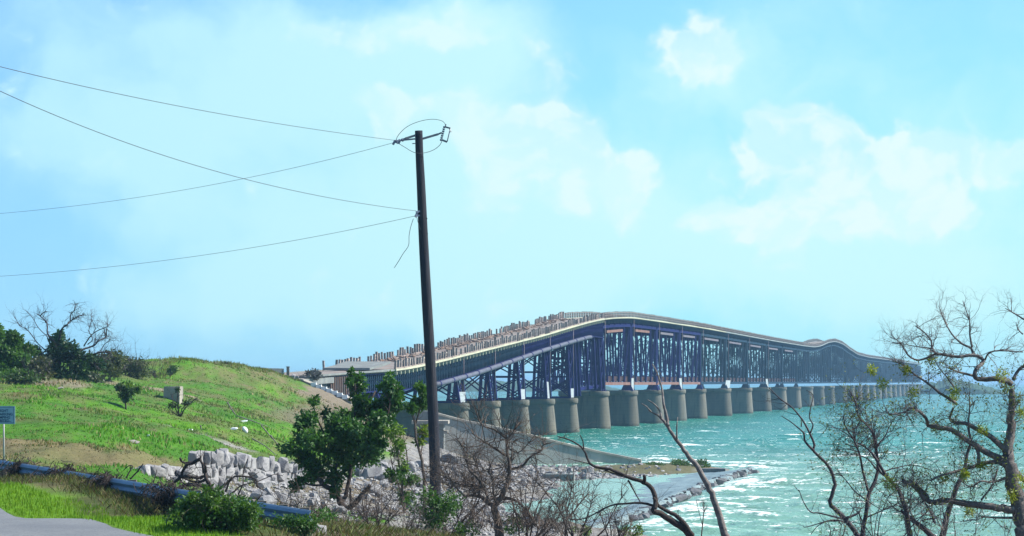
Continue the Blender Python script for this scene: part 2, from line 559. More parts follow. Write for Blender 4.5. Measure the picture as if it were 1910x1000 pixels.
# sea bed and ground round the camera, in metres
for x_, y_, z_ in [(-1, 205, -.35), (3, 212, -.5), (6, 225, -.4), (9, 240, -.4), (4, 190, -.5), (16, 262, -.3), (10, 210, -1.2), (16, 240, -1.4), (24, 280, -1.5), (20, 180, -1.6),
                   (8, 165, -.9), (30, 150, -.8), (40, 220, -2), (40, 320, -2.5), (20, 340, -2.2), (5, 345, -2.0), (-10, 350, -1.2), (-30, 370, -2),
                   (-50, 350, -1), (-80, 320, 0), (-80, 380, -2), (40, 400, -3), (-60, 400, -3), (0, 400, -3), (70, 120, 0), (80, 60, 4.5), (70, 250, -2.5),
                   (-5, 40, 6.3), (-5, 20, 6.6), (0, 5, 6.8), (0, -20, 6.8), (15, 20, 6.0), (-20, 20, 6.7), (-30, 50, 6.7), (40, 20, 5.5), (-60, 30, 7), (-70, 120, 8.5), (-75, 220, 10)]:
    CP.append((x_, y_, z_))
CP = np.array(CP)
_S = 100.0
LEDGE_W = 2.6


def _tpsk(r2):
    return np.where(r2 > 1e-12, .5 * r2 * np.log(np.maximum(r2, 1e-12)), 0)


def _fit():
    P = CP[:, :2] / _S
    n = len(P)
    K = _tpsk(((P[:, None] - P[None]) ** 2).sum(-1)) + np.eye(n) * 2e-4
    Q = np.hstack([np.ones((n, 1)), P])
    A = np.zeros((n + 3, n + 3))
    A[:n, :n], A[:n, n:], A[n:, :n] = K, Q, Q.T
    return np.linalg.solve(A, np.concatenate([CP[:, 2], np.zeros(3)]))


_WT = _fit()


def ground_base(x, y):
    x = np.asarray(x, float); y = np.asarray(y, float)
    sh = x.shape
    q = np.stack([x.ravel(), y.ravel()], 1) / _S
    P = CP[:, :2] / _S
    out = np.zeros(len(q))
    for i in range(0, len(q), 40000):
        c = q[i:i + 40000]
        K = _tpsk(((c[:, None] - P[None]) ** 2).sum(-1))
        out[i:i + 40000] = K @ _WT[:len(P)] + _WT[len(P)] + c @ _WT[len(P) + 1:]
    return out.reshape(sh)


# the park road runs past on the near side, the guardrail behind it
ROAD_A, ROAD_B = np.array((-12.0, 63.0)), np.array((-7.4, 52.0))


def road_dist(x, y):
    """metres behind (+) or in front (-) of the far edge of the park road"""
    d = ROAD_B - ROAD_A
    d = d / np.hypot(*d)
    bend = 0.012 * np.maximum(0, (np.asarray(y) - 58.6)) ** 2 * .4
    return (x - ROAD_A[0]) * (-d[1]) + (y - ROAD_A[1]) * d[0] + bend * 0


def ground(x, y):
    x = np.asarray(x, float); y = np.asarray(y, float)
    z = ground_base(x, y)
    z = np.clip(z, -3.2, 12.5)
    far = np.maximum(smooth(x, 75, 130) * smooth(y, 90, 150), np.maximum(smooth(y, 345, 400), smooth(-x, 120, 170) * smooth(y, 300, 340)))
    z = z * (1 - far) - 3.0 * far
    rough = smooth(y, 62, 90)
    z = z + rough * ((fbm(x * .22, y * .16, 3, 4) - .5) * .75 + (fbm(x * .9, y * .7, 9, 3) - .5) * .40) * smooth(z, -.4, 1.2)
    return z


def gz(x, y):
    return float(ground(np.array([x]), np.array([y]))[0])


def fan(us, ys):
    U, Yg = np.meshgrid(us, ys)
    nr, nc = U.shape
    i = np.arange(nr * nc).reshape(nr, nc)
    F = np.stack([i[:-1, :-1], i[:-1, 1:], i[1:, 1:], i[1:, :-1]], -1).reshape(-1, 4)
    return U * Yg, Yg, F


def pxof(x, y, z):
    return CX + FPX * x / y, HZ - FPX * (z - CAMZ) / y


SAND, ROCKY = np.array((.24, .23, .225)), np.array((.17, .165, .175))
G_BRIGHT, G_MID, G_DARK = np.array((.078, .195, .012)), np.array((.046, .140, .014)), np.array((.035, .085, .015))
DRY, SOIL, OLIVE = np.array((.165, .125, .075)), np.array((.20, .165, .125)), np.array((.085, .105, .035))


def patch(x, y, cx, cy, rx, ry):
    return np.clip(1 - np.sqrt(((x - cx) / rx) ** 2 + ((y - cy) / ry) ** 2), 0, 1)


def ground_colour(x, y, z):
    """turf, dry turf, bare soil and shore rock by place"""
    n1, n2, n3 = fbm(x * .12, y * .05, 21, 4), fbm(x * .5, y * .25, 33, 4), fbm(x * 1.7, y * .9, 41, 3)
    c = G_MID[None] * np.ones((len(x), 1))
    def lay(c, t, w):
        w = np.clip(w, 0, 1)[:, None]
        return c * (1 - w) + t * w
    c = lay(c, G_BRIGHT, smooth(n1 * .6 + n2 * .4, .36, .60))
    c = lay(c, G_DARK, smooth(n2 * .5 + n3 * .5, .55, .68) * .8)
    c = lay(c, OLIVE, smooth(fbm(x * .3, y * .12, 55, 3), .42, .66) * .7)
    c = lay(c, DRY * .9, smooth(fbm(x * .8, y * .35, 57, 3), .56, .72) * .4)
    # upper slopes of the old embankment are thinner and drier
    c = lay(c, OLIVE * 1.15, smooth(y, 225, 262) * smooth(n2, .3, .6) * .55)
    c = lay(c, DRY, smooth(y, 235, 275) * smooth(n3 * .5 + n2 * .5, .48, .6) * .5)
    # dry band behind the guardrail
    c = lay(c, DRY, smooth(patch(x, y, -13.5, 99, 13, 20) + (n2 - .5) * 1.0 + (n3 - .5) * .9, .2, .6) * .72)
    c = lay(c, DRY * .8, smooth(patch(x, y, -9, 72, 14, 9) + (n2 - .5) * .9, .25, .6) * .8)
    # bare slope at the abutment, bare streak below the trees, tracks
    c = lay(c, SOIL * .85, smooth(patch(x, y, -19.6, 289, 4.2, 22) + (n2 - .5) * .7, .18, .45))
    c = lay(c, SOIL * 1.1, smooth(patch(x, y, -30, 222, 7, 12) + (n2 - .5) * .9, .35, .6) * .9)
    c = lay(c, SOIL, smooth(patch(x, y, -33, 192, 6, 8) + (n2 - .5) * .9, .3, .6) * .9)
    c = lay(c, SAND * 1.05, smooth(patch(x, y, -32, 278, 4, 8) + (n3 - .5) * .5, .3, .6))
    c = lay(c, SAND, smooth(patch(x, y, -16.5, 148, 4.5, 8) + (n2 - .5) * .8, .35, .6) * .9)
    # the shore: rock and shingle
    shore = smooth(3.9 + (n2 - .5) * 1.2 - z, 0, .5) * smooth(y, 66, 84) * (x > -20)
    shore = np.maximum(shore, smooth(y, 68, 78) * smooth(5.35 - z + (n3 - .5) * .6, 0, .35) * smooth(160 - y, 0, 12) * smooth(x, -14, -11))
    c = lay(c, SAND * .9, shore)
    c = lay(c, ROCKY * .75, shore * smooth(n3, .45, .62) * .8)
    c = lay(c, DRY * .75, shore * smooth(n2, .55, .66) * .7)
    c = lay(c, SOIL * .7, smooth(x, -23, -19) * smooth(y, 205, 250) * smooth(7.4 - z, 0, .6) * (1 - shore) * .95)
    c = lay(c, np.array((.10, .095, .045)), smooth(patch(x, y, 14, 283, 12, 14) + (n3 - .5) * .7, .2, .5) * .9)
    # scrub beyond the verge
    c = lay(c, OLIVE * .6, smooth(74 - y, 0, 5) * smooth(n2 * .6 + n3 * .4, .4, .55) * .8)
    rd = road_dist(x, y)
    verge = smooth(rd, -.2, .25) * (1 - smooth(rd + (n2 - .5) * 2.2, 1.5, 2.5)) * smooth(y, 20, 30) * smooth(90 - y, 0, 12) * smooth(-.102 - x / y + (n2 - .5) * .02, -.004, .012)
    c = lay(c, np.array((.105, .225, .012)), verge)
    c = lay(c, SAND * .95, smooth(x / y, -.112, -.098) * smooth(y, 60, 66) * (y < 120) * smooth(6.3 - z, 0, .2) * smooth(n2 * .5 + n3 * .5, .36, .5))
    c = lay(c, SOIL * .6, smooth(x / y, -.085, -.07) * smooth(80 - y, 0, 6) * (y > 30))
    # sea bed
    c = lay(c, np.array((.30, .34, .28)), smooth(-z, 0, .25))
    return c


def build_ground():
    us = np.concatenate([np.linspace(-1.6, -.36, 24)[:-1], np.linspace(-.36, -.205, 26)[:-1], np.linspace(-.205, .11, 430)[:-1], np.linspace(.11, .3, 60)[:-1], np.linspace(.3, 1.6, 24)])
    ys = [4.0]
    while ys[-1] < 420:
        y = ys[-1]
        ys.append(y + (1.2 if y < 42 else min(max(.22, y * y / 47500 * 3.0), 1.6)))
    X, Yg, F = fan(us, np.array(ys))
    Z = ground(X, Yg)
    x, y, z = X.ravel(), Yg.ravel(), Z.ravel()
    c = ground_colour(x, y, z)
    me = mesh_np('hillside', np.stack([x, y, z], 1), F, M['ground'], c, True)
    tag(link('hillside', me), 'grassy embankment falling to a rocky shore', None, None, 'structure')
    # ground the fan cannot reach, at and behind the camera
    mb = MB()
    mb.box((-8, -60, 5.8), (60, 3.9, 6.7))


build_ground()

# park road: a sheet laid on the ground
def build_road():
    d = ROAD_B - ROAD_A
    d /= np.hypot(*d)
    nrm = np.array((d[1], -d[0]))           # toward the camera side
    if nrm[0] > 0 or nrm[1] > 0: nrm = -nrm if (nrm @ np.array((1, 1)) > 0) else nrm
    V, F = [], []
    S, T = np.arange(-60, 34, 1.0), np.arange(0, 6.6, .5)
    for s in S:
        for t in T:
            p = ROAD_A + d * s + nrm * (t + (0.12 * math.sin(s * 1.3) + .06 * math.sin(s * 3.7) if t == 0 else 0))
            V.append((p[0], p[1], 0))
    V = np.array(V)
    V[:, 2] = ground(V[:, 0], V[:, 1]) + .03
    i = np.arange(len(S) * len(T)).reshape(len(S), len(T))
    F = np.stack([i[:-1, :-1], i[:-1, 1:], i[1:, 1:], i[1:, :-1]], -1).reshape(-1, 4)
    me = mesh_np('park_road', V, F, M['asphalt'], None, True)
    tag(link('park_road', me), 'narrow grey park road', None, None, 'structure')


build_road()

# ------------------------------------------------------------------ the sea
BREAK = [(1400, 880, 279), (1330, 905, 246), (1250, 940, 208), (1180, 970, 184), (1130, 990, 171), (1085, 1003, 160)]
BRK = np.array([((p - CX) / FPX * Y, Y) for p, _, Y in BREAK])


def seg_side(x, y):
    """> 0 seaward of the breakwater line"""
    bx = np.interp(y, BRK[::-1, 1], BRK[::-1, 0])
    return x - bx


def build_sea():
    ys = [110.0]
    while ys[-1] < 30000:
        y = ys[-1]
        ys.append(y + max(.3, y * y / 47500 * (.75 if y < 1500 else 2.5)))
    us = np.concatenate([np.linspace(-1.4, -.2, 14)[:-1], np.linspace(-.2, -.035, 40)[:-1], np.linspace(-.035, .20, 400)[:-1], np.linspace(.2, 1.4, 40)])
    X, Yg, F = fan(us, np.array(ys))
    x, y = X.ravel(), Yg.ravel()
    side = seg_side(x, y)
    open_ = smooth(side, -.5, 2.5)
    open_ = np.where(y > 284, smooth(y, 284, 292), open_)
    r = np.random.default_rng(5)
    z = np.zeros_like(x); dx = np.zeros_like(x)
    group = .55 + .9 * fbm(x * .02, y * .012, 77, 3)
    for i in range(34):
        lam = 1.6 * (11 / 1.6) ** r.random()
        an = math.radians(-112 + r.normal() * 24)
        kx, ky = 2 * math.pi / lam * math.cos(an), 2 * math.pi / lam * math.sin(an)
        ph = r.random() * 7 + 1.2 * fbm(x * .05, y * .03, 100 + i, 2)
        amp = .0105 * lam ** .85
        fade = 1 - smooth(y, 60 * lam, 150 * lam)
        s = np.sin(kx * x + ky * y + ph)
        z += amp * fade * (1.35 * np.exp(s * .8 - .55) - .75)
    z *= group * (.10 + .90 * open_)
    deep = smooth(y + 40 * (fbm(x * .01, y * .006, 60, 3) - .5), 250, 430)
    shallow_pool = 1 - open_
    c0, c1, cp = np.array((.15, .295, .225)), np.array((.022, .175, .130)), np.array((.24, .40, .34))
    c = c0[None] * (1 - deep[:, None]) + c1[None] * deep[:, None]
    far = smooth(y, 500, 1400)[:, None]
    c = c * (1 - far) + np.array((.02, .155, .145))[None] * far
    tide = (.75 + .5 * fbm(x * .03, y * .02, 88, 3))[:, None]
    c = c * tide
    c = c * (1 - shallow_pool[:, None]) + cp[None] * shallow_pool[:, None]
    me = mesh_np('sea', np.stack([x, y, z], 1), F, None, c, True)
    # foam where crests are high: kept as a point value
    crest = z / np.maximum(group, .3)
    f = me.attributes.new('crest', 'FLOAT', 'POINT')
    surf = np.exp(-((side - 1.6) / 2.2) ** 2) * (y < 284) * (y > 150) * .12 + np.exp(-((y - 287 - .15 * (x - 20)) / 4.0) ** 2) * smooth(x, 12, 16) * (1 - smooth(x, 30, 45)) * .18
    f.data.foreach_set('value', (crest * open_ + surf).astype(np.float32))
    m, k, b = pbsdf('sea_water')
    col = k.n('ShaderNodeAttribute', attribute_name='Col').outputs['Color']
    cr = k.n('ShaderNodeAttribute', attribute_name='crest').outputs['Fac']
    tc = k.n('ShaderNodeTexCoord').outputs['Object']
    v = k.vmath('MULTIPLY', tc, (.55, 1.0, 1))
    patches = k.noise(k.vmath('MULTIPLY', tc, (.030, .055, 1)), 1.0, 3, .5)
    lace = k.noise(k.vmath('MULTIPLY', tc, (1.1, 1.7, 1)), 1.0, 6, .68)
    fl = k.noise(k.vmath('MULTIPLY', tc, (.9, .55, 1)), 1.6, 4, .6)
    foam_sparkle = k.sstep(k.math('ADD', k.math('ADD', k.math('MULTIPLY', cr, .46), k.math('MULTIPLY', lace, .80)), k.math('MULTIPLY', patches, .60)), .905, 1.0)
    sparkle_dots = k.math('MULTIPLY', k.sstep(fl, .63, .69), k.sstep(cr, .0, .10))  # white dots: sun sparkle painted into the colour, along with small whitecaps
    foam_sparkle = k.math('MAXIMUM', foam_sparkle, k.math('MULTIPLY', sparkle_dots, .7))
    k.put(b.inputs['Base Color'], k.mix(foam_sparkle, col, (.82, .86, .86)))
    k.put(b.inputs['Roughness'], k.math('ADD', k.math('MULTIPLY', foam_sparkle, .5), .22))
    b.inputs['IOR'].default_value = 1.33
    b.inputs['Specular IOR Level'].default_value = .5
    bn = k.n('ShaderNodeBump')
    bn.inputs['Strength'].default_value = .8
    bn.inputs['Distance'].default_value = .7
    h = k.math('ADD', k.noise(v, .9, 6, .62), k.math('MULTIPLY', k.noise(k.vmath('MULTIPLY', tc, (.1, .22, 1)), 1.0, 4, .6), 1.8))
    k.put(bn.inputs['Height'], h)
    k.put(b.inputs['Normal'], bn.outputs[0])
    me.materials.append(m)
    tag(link('sea', me), 'choppy turquoise sea with whitecaps', None, None, 'structure')


build_sea()


def build_island(ua, ub, Y0, hk, m):
    """low wooded island on the horizon"""
    us = np.linspace(ua, ub, 260)
    rows = [0, .2, .5, .8, 1.0]
    V = []
    for j, (dy, h) in enumerate([(0, -1), (4, 4.5), (30, 8.5), (80, 10), (180, 7), (260, -1)]):
        for i, u in enumerate(us):
            taper = min(1, (u - ua) / .02, (ub - u) / .02)
            hh = h * hk * taper * (.75 + .5 * float(fbm(np.array([u * 900]), np.array([dy * .05]), 5, 4)[0])) if h > 0 else h
            V.append((u * (Y0 + dy), Y0 + dy + 20 * math.sin(u * 60), hh))
    n = len(us)
    i = np.arange(6 * n).reshape(6, n)
    F = np.stack([i[:-1, :-1], i[:-1, 1:], i[1:, 1:], i[1:, :-1]], -1).reshape(-1, 4)
    tag(link('far_island', mesh_np('far_island', np.array(V), F, m)), 'low mangrove island on the horizon', None, None, 'structure')


_mc = mat('mangrove_canopy', (.03, .06, .03), (.05, .085, .04), .12, .9, .1, bump=1, bscale=.3)
build_island(-.16, .045, 2600.0, 1.0, _mc)
build_island(.142, .185, 2020.0, 1.25, _mc)

# ------------------------------------------------------------------ the bridge
TH = math.atan(.194)
BA, BN = Vector((math.sin(TH), math.cos(TH), 0)), Vector((-math.cos(TH), math.sin(TH), 0))
BO = Vector((-82.5, 0, 0))


def BP(s, t, z):
    """point of the bridge: s metres along, t metres to the left of its sea-side line, height z"""
    p = BO + BA * s + BN * t
    return Vector((p.x, p.y, z))


def bs(px, t=1.2):
    """station along the bridge seen at photo column px for offset t"""
    Y = 5000 * (82.5 + t / math.cos(TH)) / (1925 - px)
    return (Y - t * math.sin(TH)) / math.cos(TH)


def bz(px, py, t=1.2):
    Y = 5000 * (82.5 + t / math.cos(TH)) / (1925 - px)
    return CAMZ + (HZ - py) / FPX * Y


_dk = [(560, 702), (600, 699), (660, 694), (735, 690), (775, 684), (816, 674), (858, 664), (910, 651), (962, 638), (1014, 625), (1066, 609.5), (1100, 600), (1123, 595), (1145, 592.3), (1180, 592), (1230, 599), (1308, 610.7), (1386, 625), (1440, 635), (1500, 644.8), (1520, 647), (1532, 644.5), (1545, 638.5), (1558, 636.5), (1572, 641.5), (1586, 652), (1600, 661), (1620, 666), (1680, 674)]
_ds = np.array([bs(p) for p, _ in _dk]); _dz = np.array([bz(p, y) for p, y in _dk])
_sx = np.arange(250, 2600, 2.0)
_zz = np.interp(_sx, _ds, _dz)
for _ in range(6):
    _zz = np.convolve(np.pad(_zz, 2, 'edge'), [.1, .25, .3, .25, .1], 'valid')


def dz(s): return float(np.interp(s, _sx, _zz))


_pp = [(819, 716), (884, 698), (949, 676), (1014, 653.6), (1066, 638), (1100, 628.5)]
_ps = [bs(p, .9) for p, _ in _pp]; _pz = [bz(p, y, .9) for p, y in _pp]
def pipez(s): return float(np.interp(s, _ps, _pz)) if s > _ps[0] else _pz[0] - (_ps[0] - s) * .045


S0, S_BREAK, S_T = bs(575), bs(735), 535.0           # start, end of the stub, first truss
SMALL = [354, 378, 402, 425.5, 449.7, 474, 498]
LARGE = [535, 573.8, 613, 653, 694.5, 752, 808.5, 866, 922, 979, 1034.6, 1090, 1146.6, 1221] + [1221 + 56.5 * i for i in range(1, 16)]
T0, T1 = 1.2, 9.2
bridge = empty('railway_bridge', BP(318, 5, 0), 'long disused dark steel bridge with broken road deck on concrete piers in the sea', 'bridge')


def girder_bottom(s): return pipez(s) + .25 if s > 372 else dz(s) - 2.9


# --- piers
def stadium(t0, t1, th, z, n=7):
    """ring of a pier: straight sides, half-round ends"""
    r = th / 2
    ring = []
    for i in range(n + 1):
        a = math.pi * i / n
        ring.append(BP(-r * math.cos(a), t0 + r - r * math.sin(a), z))
    for i in range(n + 1):
        a = math.pi * i / n
        ring.append(BP(r * math.cos(a), t1 - r + r * math.sin(a), z))
    return ring


def pier_meshes(top, th, tag_):
    a = MB().loft([stadium(-.15, 10.9, th + 1.2, -3.5), stadium(-.02, 10.8, th + .85, 0), stadium(.3, 10.5, th + .4, top * .5), stadium(.55, 10.2, th, top - .95)])
    c = MB().loft([stadium(.36, 10.4, th + .38, top - .95), stadium(.30, 10.46, th + .5, top - .85), stadium(.30, 10.46, th + .5, top - .12), stadium(.40, 10.36, th + .3, top)])
    o = BP(0, 0, 0)
    return a.mesh('pier', M['pier'], o, True), c.mesh('pier_cap', M['pier'], o, True), top


def edge_smooth(me):
    me.set_sharp_from_angle(angle=math.radians(40))


PM_S, PM_L = pier_meshes(6.5, 2.5, 's'), pier_meshes(7.65, 3.5, 'l')
for q in (PM_S, PM_L):
    edge_smooth(q[0]); edge_smooth(q[1])
broot = Vector(bridge.location)
PIERS = {}
for s in SMALL + LARGE:
    q = PM_S if s in SMALL else PM_L
    dzp = {354: -.4, 378: -.3, 402: -.15}.get(s, 0) if s in SMALL else 0
    p = link('pier', q[0], bridge, BP(s, 0, dzp) - broot)
    link('pier_cap', q[1], p)
    PIERS[s] = q[2] + dzp


# --- decks, curbs, parapets
def deck_run(s0, s1, step, curbmat):
    S = np.append(np.arange(s0, s1, step), s1)
    rings = [[BP(s, T0, dz(s) - .32), BP(s, T1, dz(s) - .32), BP(s, T1, dz(s) - .05), BP(s, 5.2, dz(s) + .04), BP(s, T0, dz(s) - .05)] for s in S]
    d = MB().loft(rings).build('road_deck', M['deck'], bridge)
    for a, b in ((T0 - .22, T0 - .003), (T1 + .003, T1 + .22)):
        MB().loft([[BP(s, a, dz(s) - .18), BP(s, b, dz(s) - .18), BP(s, b, dz(s) + .06 + .04 * math.sin(s * 1.7)), BP(s, a, dz(s) + .06 + .04 * math.sin(s * 1.7))] for s in S]).build('curb', curbmat, d)
    return d


deck_run(S0, S_BREAK - .6, 4, M['slab'])
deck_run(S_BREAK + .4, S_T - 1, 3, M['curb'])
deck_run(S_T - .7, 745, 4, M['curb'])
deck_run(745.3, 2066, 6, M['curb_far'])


def baluster_mesh(kind, seed):
    r = random.Random(seed)
    mb = MB()
    h = 1.05 + r.random() * .3
    w = .24 + r.random() * .07
    lean = (r.random() - .5) * .12
    mb.beam((0, 0, 0), (lean, 0, h), w, .24, (1, 0, 0))
    if kind in (0, 1):
        mb.beam((w * .45 + lean, 0, h - .13), (.50 + r.random() * .3, 0, h - .16 - r.random() * .12), .17, .19)
    if kind in (0, 2):
        mb.beam((w * .45, 0, h * .52), (.36 + r.random() * .3, 0, h * .5), .15, .16)
    if kind == 1:
        mb.beam((.52, 0, h - .2), (.56 + r.random() * .2, 0, h * .35), .12, .12, (1, 0, 0))
    if kind == 3:
        mb.beam((-.3, 0, h * .55), (.3, 0, h * .52), .14, .15)
    return mb.mesh('baluster', M['post'])


BAL = [baluster_mesh(i % 5, i) for i in range(11)]
parapets = []
for k_, t in enumerate((T0 + .12, T1 - .12)):
    pr = MB()
    # the low kerb beam the posts stand on, broken here and there
    S = np.arange(S_BREAK + 1, S_T - 2, 5.0)
    for s in S:
        if RND.random() < .85:
            pr.beam(BP(s, t, dz(s) + .12), BP(s + 4.6, t, dz(s + 4.6) + .12), .26, .2)
    par = pr.build('parapet', M['post'], bridge, kind='stuff')
    s = bs(604, t)
    while s < S_T - 1:
        gap = (s < S_BREAK and k_ == 0) or (k_ == 1 and vnoise(np.array([s * .11]), np.array([3.]), 4)[0] > .86)
        if not gap and RND.random() > .05:
            o = link('baluster', RND.choice(BAL), par, BP(s, t, dz(s) + .02) - broot, ((RND.random() - .5) * .12, (RND.random() - .5) * .10, math.pi / 2 - TH + (RND.random() - .5) * .3))
            o.scale = (1, 1, .85 + RND.random() * .3)
        s += 1.48 + RND.random() * .2
    # beyond, too fine to pick apart: posts and two rails as one piece
    far = MB()
    s = S_T
    while s < 2062:
        st = 2.1 if s < 1000 else 3.6 if s < 1800 else 9.0
        h = 1.15 + RND.random() * .12
        far.beam(BP(s, t, dz(s) + .05), BP(s, t, dz(s) + h), .22, .3 if s < 1000 else .5, BA)
        s += st
    S = np.arange(S_T, 2058, 6.0)
    for s in S:
        for hh, w in ((1.05, .13), (.58, .08)):
            far.beam(BP(s, t, dz(s) + hh), BP(s + 6, t, dz(s + 6) + hh), .10, w)
    far.build('railing', M['post'], par, kind='stuff')

# ragged debris and rust-stained reinforcement lying on the old deck
db = MB()
for i in range(260):
    s = S_BREAK + 3 + RND.random() * (S_T - S_BREAK - 8)
    t = T1 - .5 - abs(RND.gauss(0, 1.1))
    L, an = .4 + RND.random() * 1.6, RND.random() * 3.1
    p = BP(s, t, dz(s) + .06 + RND.random() * .2)
    d = BA * math.cos(an) + BN * math.sin(an)
    q = p + d * L + Vector((0, 0, (RND.random() - .3) * .4 + dz(s + L * math.cos(an)) - dz(s)))
    db.beam(p, q, .08 + RND.random() * .3, .06 + RND.random() * .14)
db.build('deck_rubble', M['rubble'], bridge, kind='stuff')

# --- brackets under the curb
def brackets(s0, s1, st, name, mt, h, w, tt0, tt1, drop):
    mb = MB()
    s = s0
    while s < s1:
        z = dz(s) - drop
        mb.beam(BP(s, tt0, z - h / 2), BP(s, tt1, z - h / 2), w, h)
        s += st
    return mb.build(name, mt, bridge, kind='stuff')


brackets(S_BREAK + 1, S_T, 2.35, 'curb_bracket', M['curb'], .42, .22, T0 - .18, T0 + .5, .30)
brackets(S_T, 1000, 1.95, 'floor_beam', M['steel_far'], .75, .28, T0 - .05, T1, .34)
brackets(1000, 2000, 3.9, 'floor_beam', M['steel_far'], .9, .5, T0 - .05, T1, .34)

# --- plate girders of the approach
gs = [S0 + 2, 354] + SMALL[1:] + [S_T]
for i in range(len(gs) - 1):
    a, b = gs[i] + .15, gs[i + 1] - .15
    n = max(3, int((b - a) / 4))
    S = np.linspace(a, b, n + 1)
    first = i == 0
    for t, nm in ((T0 + .45, 'near'), (T1 - .5, 'far')):
        zb = lambda s: girder_bottom(s) if not first else dz(s) - 2.6
        web = MB().loft([[BP(s, t, zb(s)), BP(s, t + .12, zb(s)), BP(s, t + .12, dz(s) - .33), BP(s, t, dz(s) - .33)] for s in S])
        gi = web.build('plate_girder', M['girder'], bridge)
        fl = MB()
        for zz in (lambda s: zb(s) - .06, lambda s: dz(s) - .45):
            for u, v in zip(S[:-1], S[1:]):
                fl.beam(BP(u, t + .06, zz(u)), BP(v, t + .06, zz(v)), .5, .12)
        fl.build('flange', M['steel'], gi)
        if nm == 'near':
            st = MB()
            m_ = int((b - a) / 1.05)
            for j in range(m_ + 1):
                s = a + .1 + (b - a - .2) * j / m_
                st.beam(BP(s, t - .1, zb(s) + .05), BP(s, t - .1, dz(s) - .36), .14, .18, BA)
                if j < m_:
                    s2 = a + .1 + (b - a - .2) * (j + 1) / m_
                    zm = .5 * (zb(s) + dz(s))
                    st.beam(BP(s, t - .06, zb(s) + .1), BP(s2, t - .06, zm), .06, .12)
                    st.beam(BP(s2, t - .06, zm), BP(s, t - .06, dz(s) - .4), .06, .12)
            st.build('stiffener', M['steel_far'] if i < 5 else M['steel'], gi, kind='stuff')
    lat = MB()
    for s in np.arange(a + .5, b, 3.0):
        lat.beam(BP(s, T0 + .6, zb(s) + .3), BP(s, T1 - .6, zb(s) + .3), .3, .5)
        lat.beam(BP(s, T0 + .6, zb(s) + .5), BP(s, T1 - .6, dz(s) - .7), .12, .14)
        lat.beam(BP(s, T1 - .6, zb(s) + .5), BP(s, T0 + .6, dz(s) - .7), .12, .14)
    lat.build('cross_frame', M['steel'], bridge, kind='stuff')

# rusty sheet strips hanging at the shore end of the first span
for i in range(9):
    s = bs(617 + 4.0 * i)
    MB().beam(BP(s, T0 - .05, dz(s) - 2.9 + .3 * RND.random()), BP(s + .1, T0 - .02, dz(s) - .42), .10, .62, BA).build('rusty_strip', M['rustplate'], bridge)

# --- the big pipe under the approach girders
S = np.arange(bs(812, .9), bs(1104, .9), 3.0)
pp = MB().tube([BP(s, .85, pipez(s)) for s in S], .36, 10).build('pipe', M['pipe'], bridge, True)
for i, s in enumerate(np.arange(S[0] + 2, S[-1], 8.8)):
    MB().tube([BP(s, .85, pipez(s)), BP(s + .35, .85, pipez(s + .35))], .43, 10).build('pipe_collar', M['steel'], pp, True)


# --- trestle towers
def tower(s, top, zb, extra=()):
    base = MB()
    for d in (-2, 2):
        base.beam(BP(s + d * .5, 1.4, top + .16), BP(s + d * .5, 8.7, top + .16), .8, .32)
    tw = base.build('trestle_tower', M['steel'], bridge)
    offs = [-2.4, 2.4] + list(extra)
    for d in offs:
        db_ = d if abs(d) < 3 else d
        for ta, tb in ((1.5, 2.0), (8.2, 7.7)):
            MB().beam(BP(s + d * .85 if abs(d) < 3 else s + d, ta, top + .3), BP(s + db_, tb, zb(s + d) - .1), .46, .5, BA).build('leg', M['steel'], tw)
        # cross bracing in the plane across the bridge
        z0, z1 = top + .5, zb(s + d) - .3
        nt = max(1, round((z1 - z0) / 4.0))
        br = MB()
        for i in range(nt):
            a, b = z0 + (z1 - z0) * i / nt, z0 + (z1 - z0) * (i + 1) / nt
            br.beam(BP(s + d * .92, 1.8, a), BP(s + d * .92, 8.0, b), .16, .2)
            br.beam(BP(s + d * .92, 8.0, a), BP(s + d * .92, 1.8, b), .16, .2)
            if i: br.beam(BP(s + d * .92, 1.8, a), BP(s + d * .92, 8.0, a), .15, .18)
        br.beam(BP(s + d, 1.8, z1), BP(s + d, 8.0, z1), .3, .5)
        br.build('cross_brace', M['steel'], tw)
    br = MB()
    z0, z1 = top + .4, zb(s) - .3
    nt = max(1, int((z1 - z0) / 3.2))
    for t in (1.75,):
        for i in range(nt):
            a, b = z0 + (z1 - z0) * i / nt, z0 + (z1 - z0) * (i + 1) / nt
            br.beam(BP(s - 1.8, t, a), BP(s + 1.8, t, b), .16, .2)
            br.beam(BP(s + 1.8, t, a), BP(s - 1.8, t, b), .16, .2)
    br.build('side_brace', M['steel'], tw, kind='stuff')
    return tw


for s in SMALL[:-1]:
    if girder_bottom(s) - PIERS[s] > 1.2:
        tower(s, PIERS[s], girder_bottom)
tower(498, PIERS[498], girder_bottom, (5.5, 9.0))
# heavy framed tower where the trestle meets the first truss
tw = tower(533.5, PIERS[535] + .1, girder_bottom, (-8, -17))
mb = MB()
for s in np.arange(503, 534, 4.0):
    for t in (2.4, 8.0):
        mb.beam(BP(s, t, 8.2), BP(s + 4, t, girder_bottom(s + 4) - .2), .22, .26)
        mb.beam(BP(s + 4, t, 8.2), BP(s, t, girder_bottom(s) - .2), .22, .26)
mb.beam(BP(499, 2.2, 8.0), BP(535, 2.2, 8.6), .4, .6).beam(BP(499, 8.4, 8.0), BP(535, 8.4, 8.6), .4, .6)
mb.build('tower_lattice', M['steel'], tw)

# --- deck trusses
TN, TF = 2.0, 8.7
ZB = 9.1


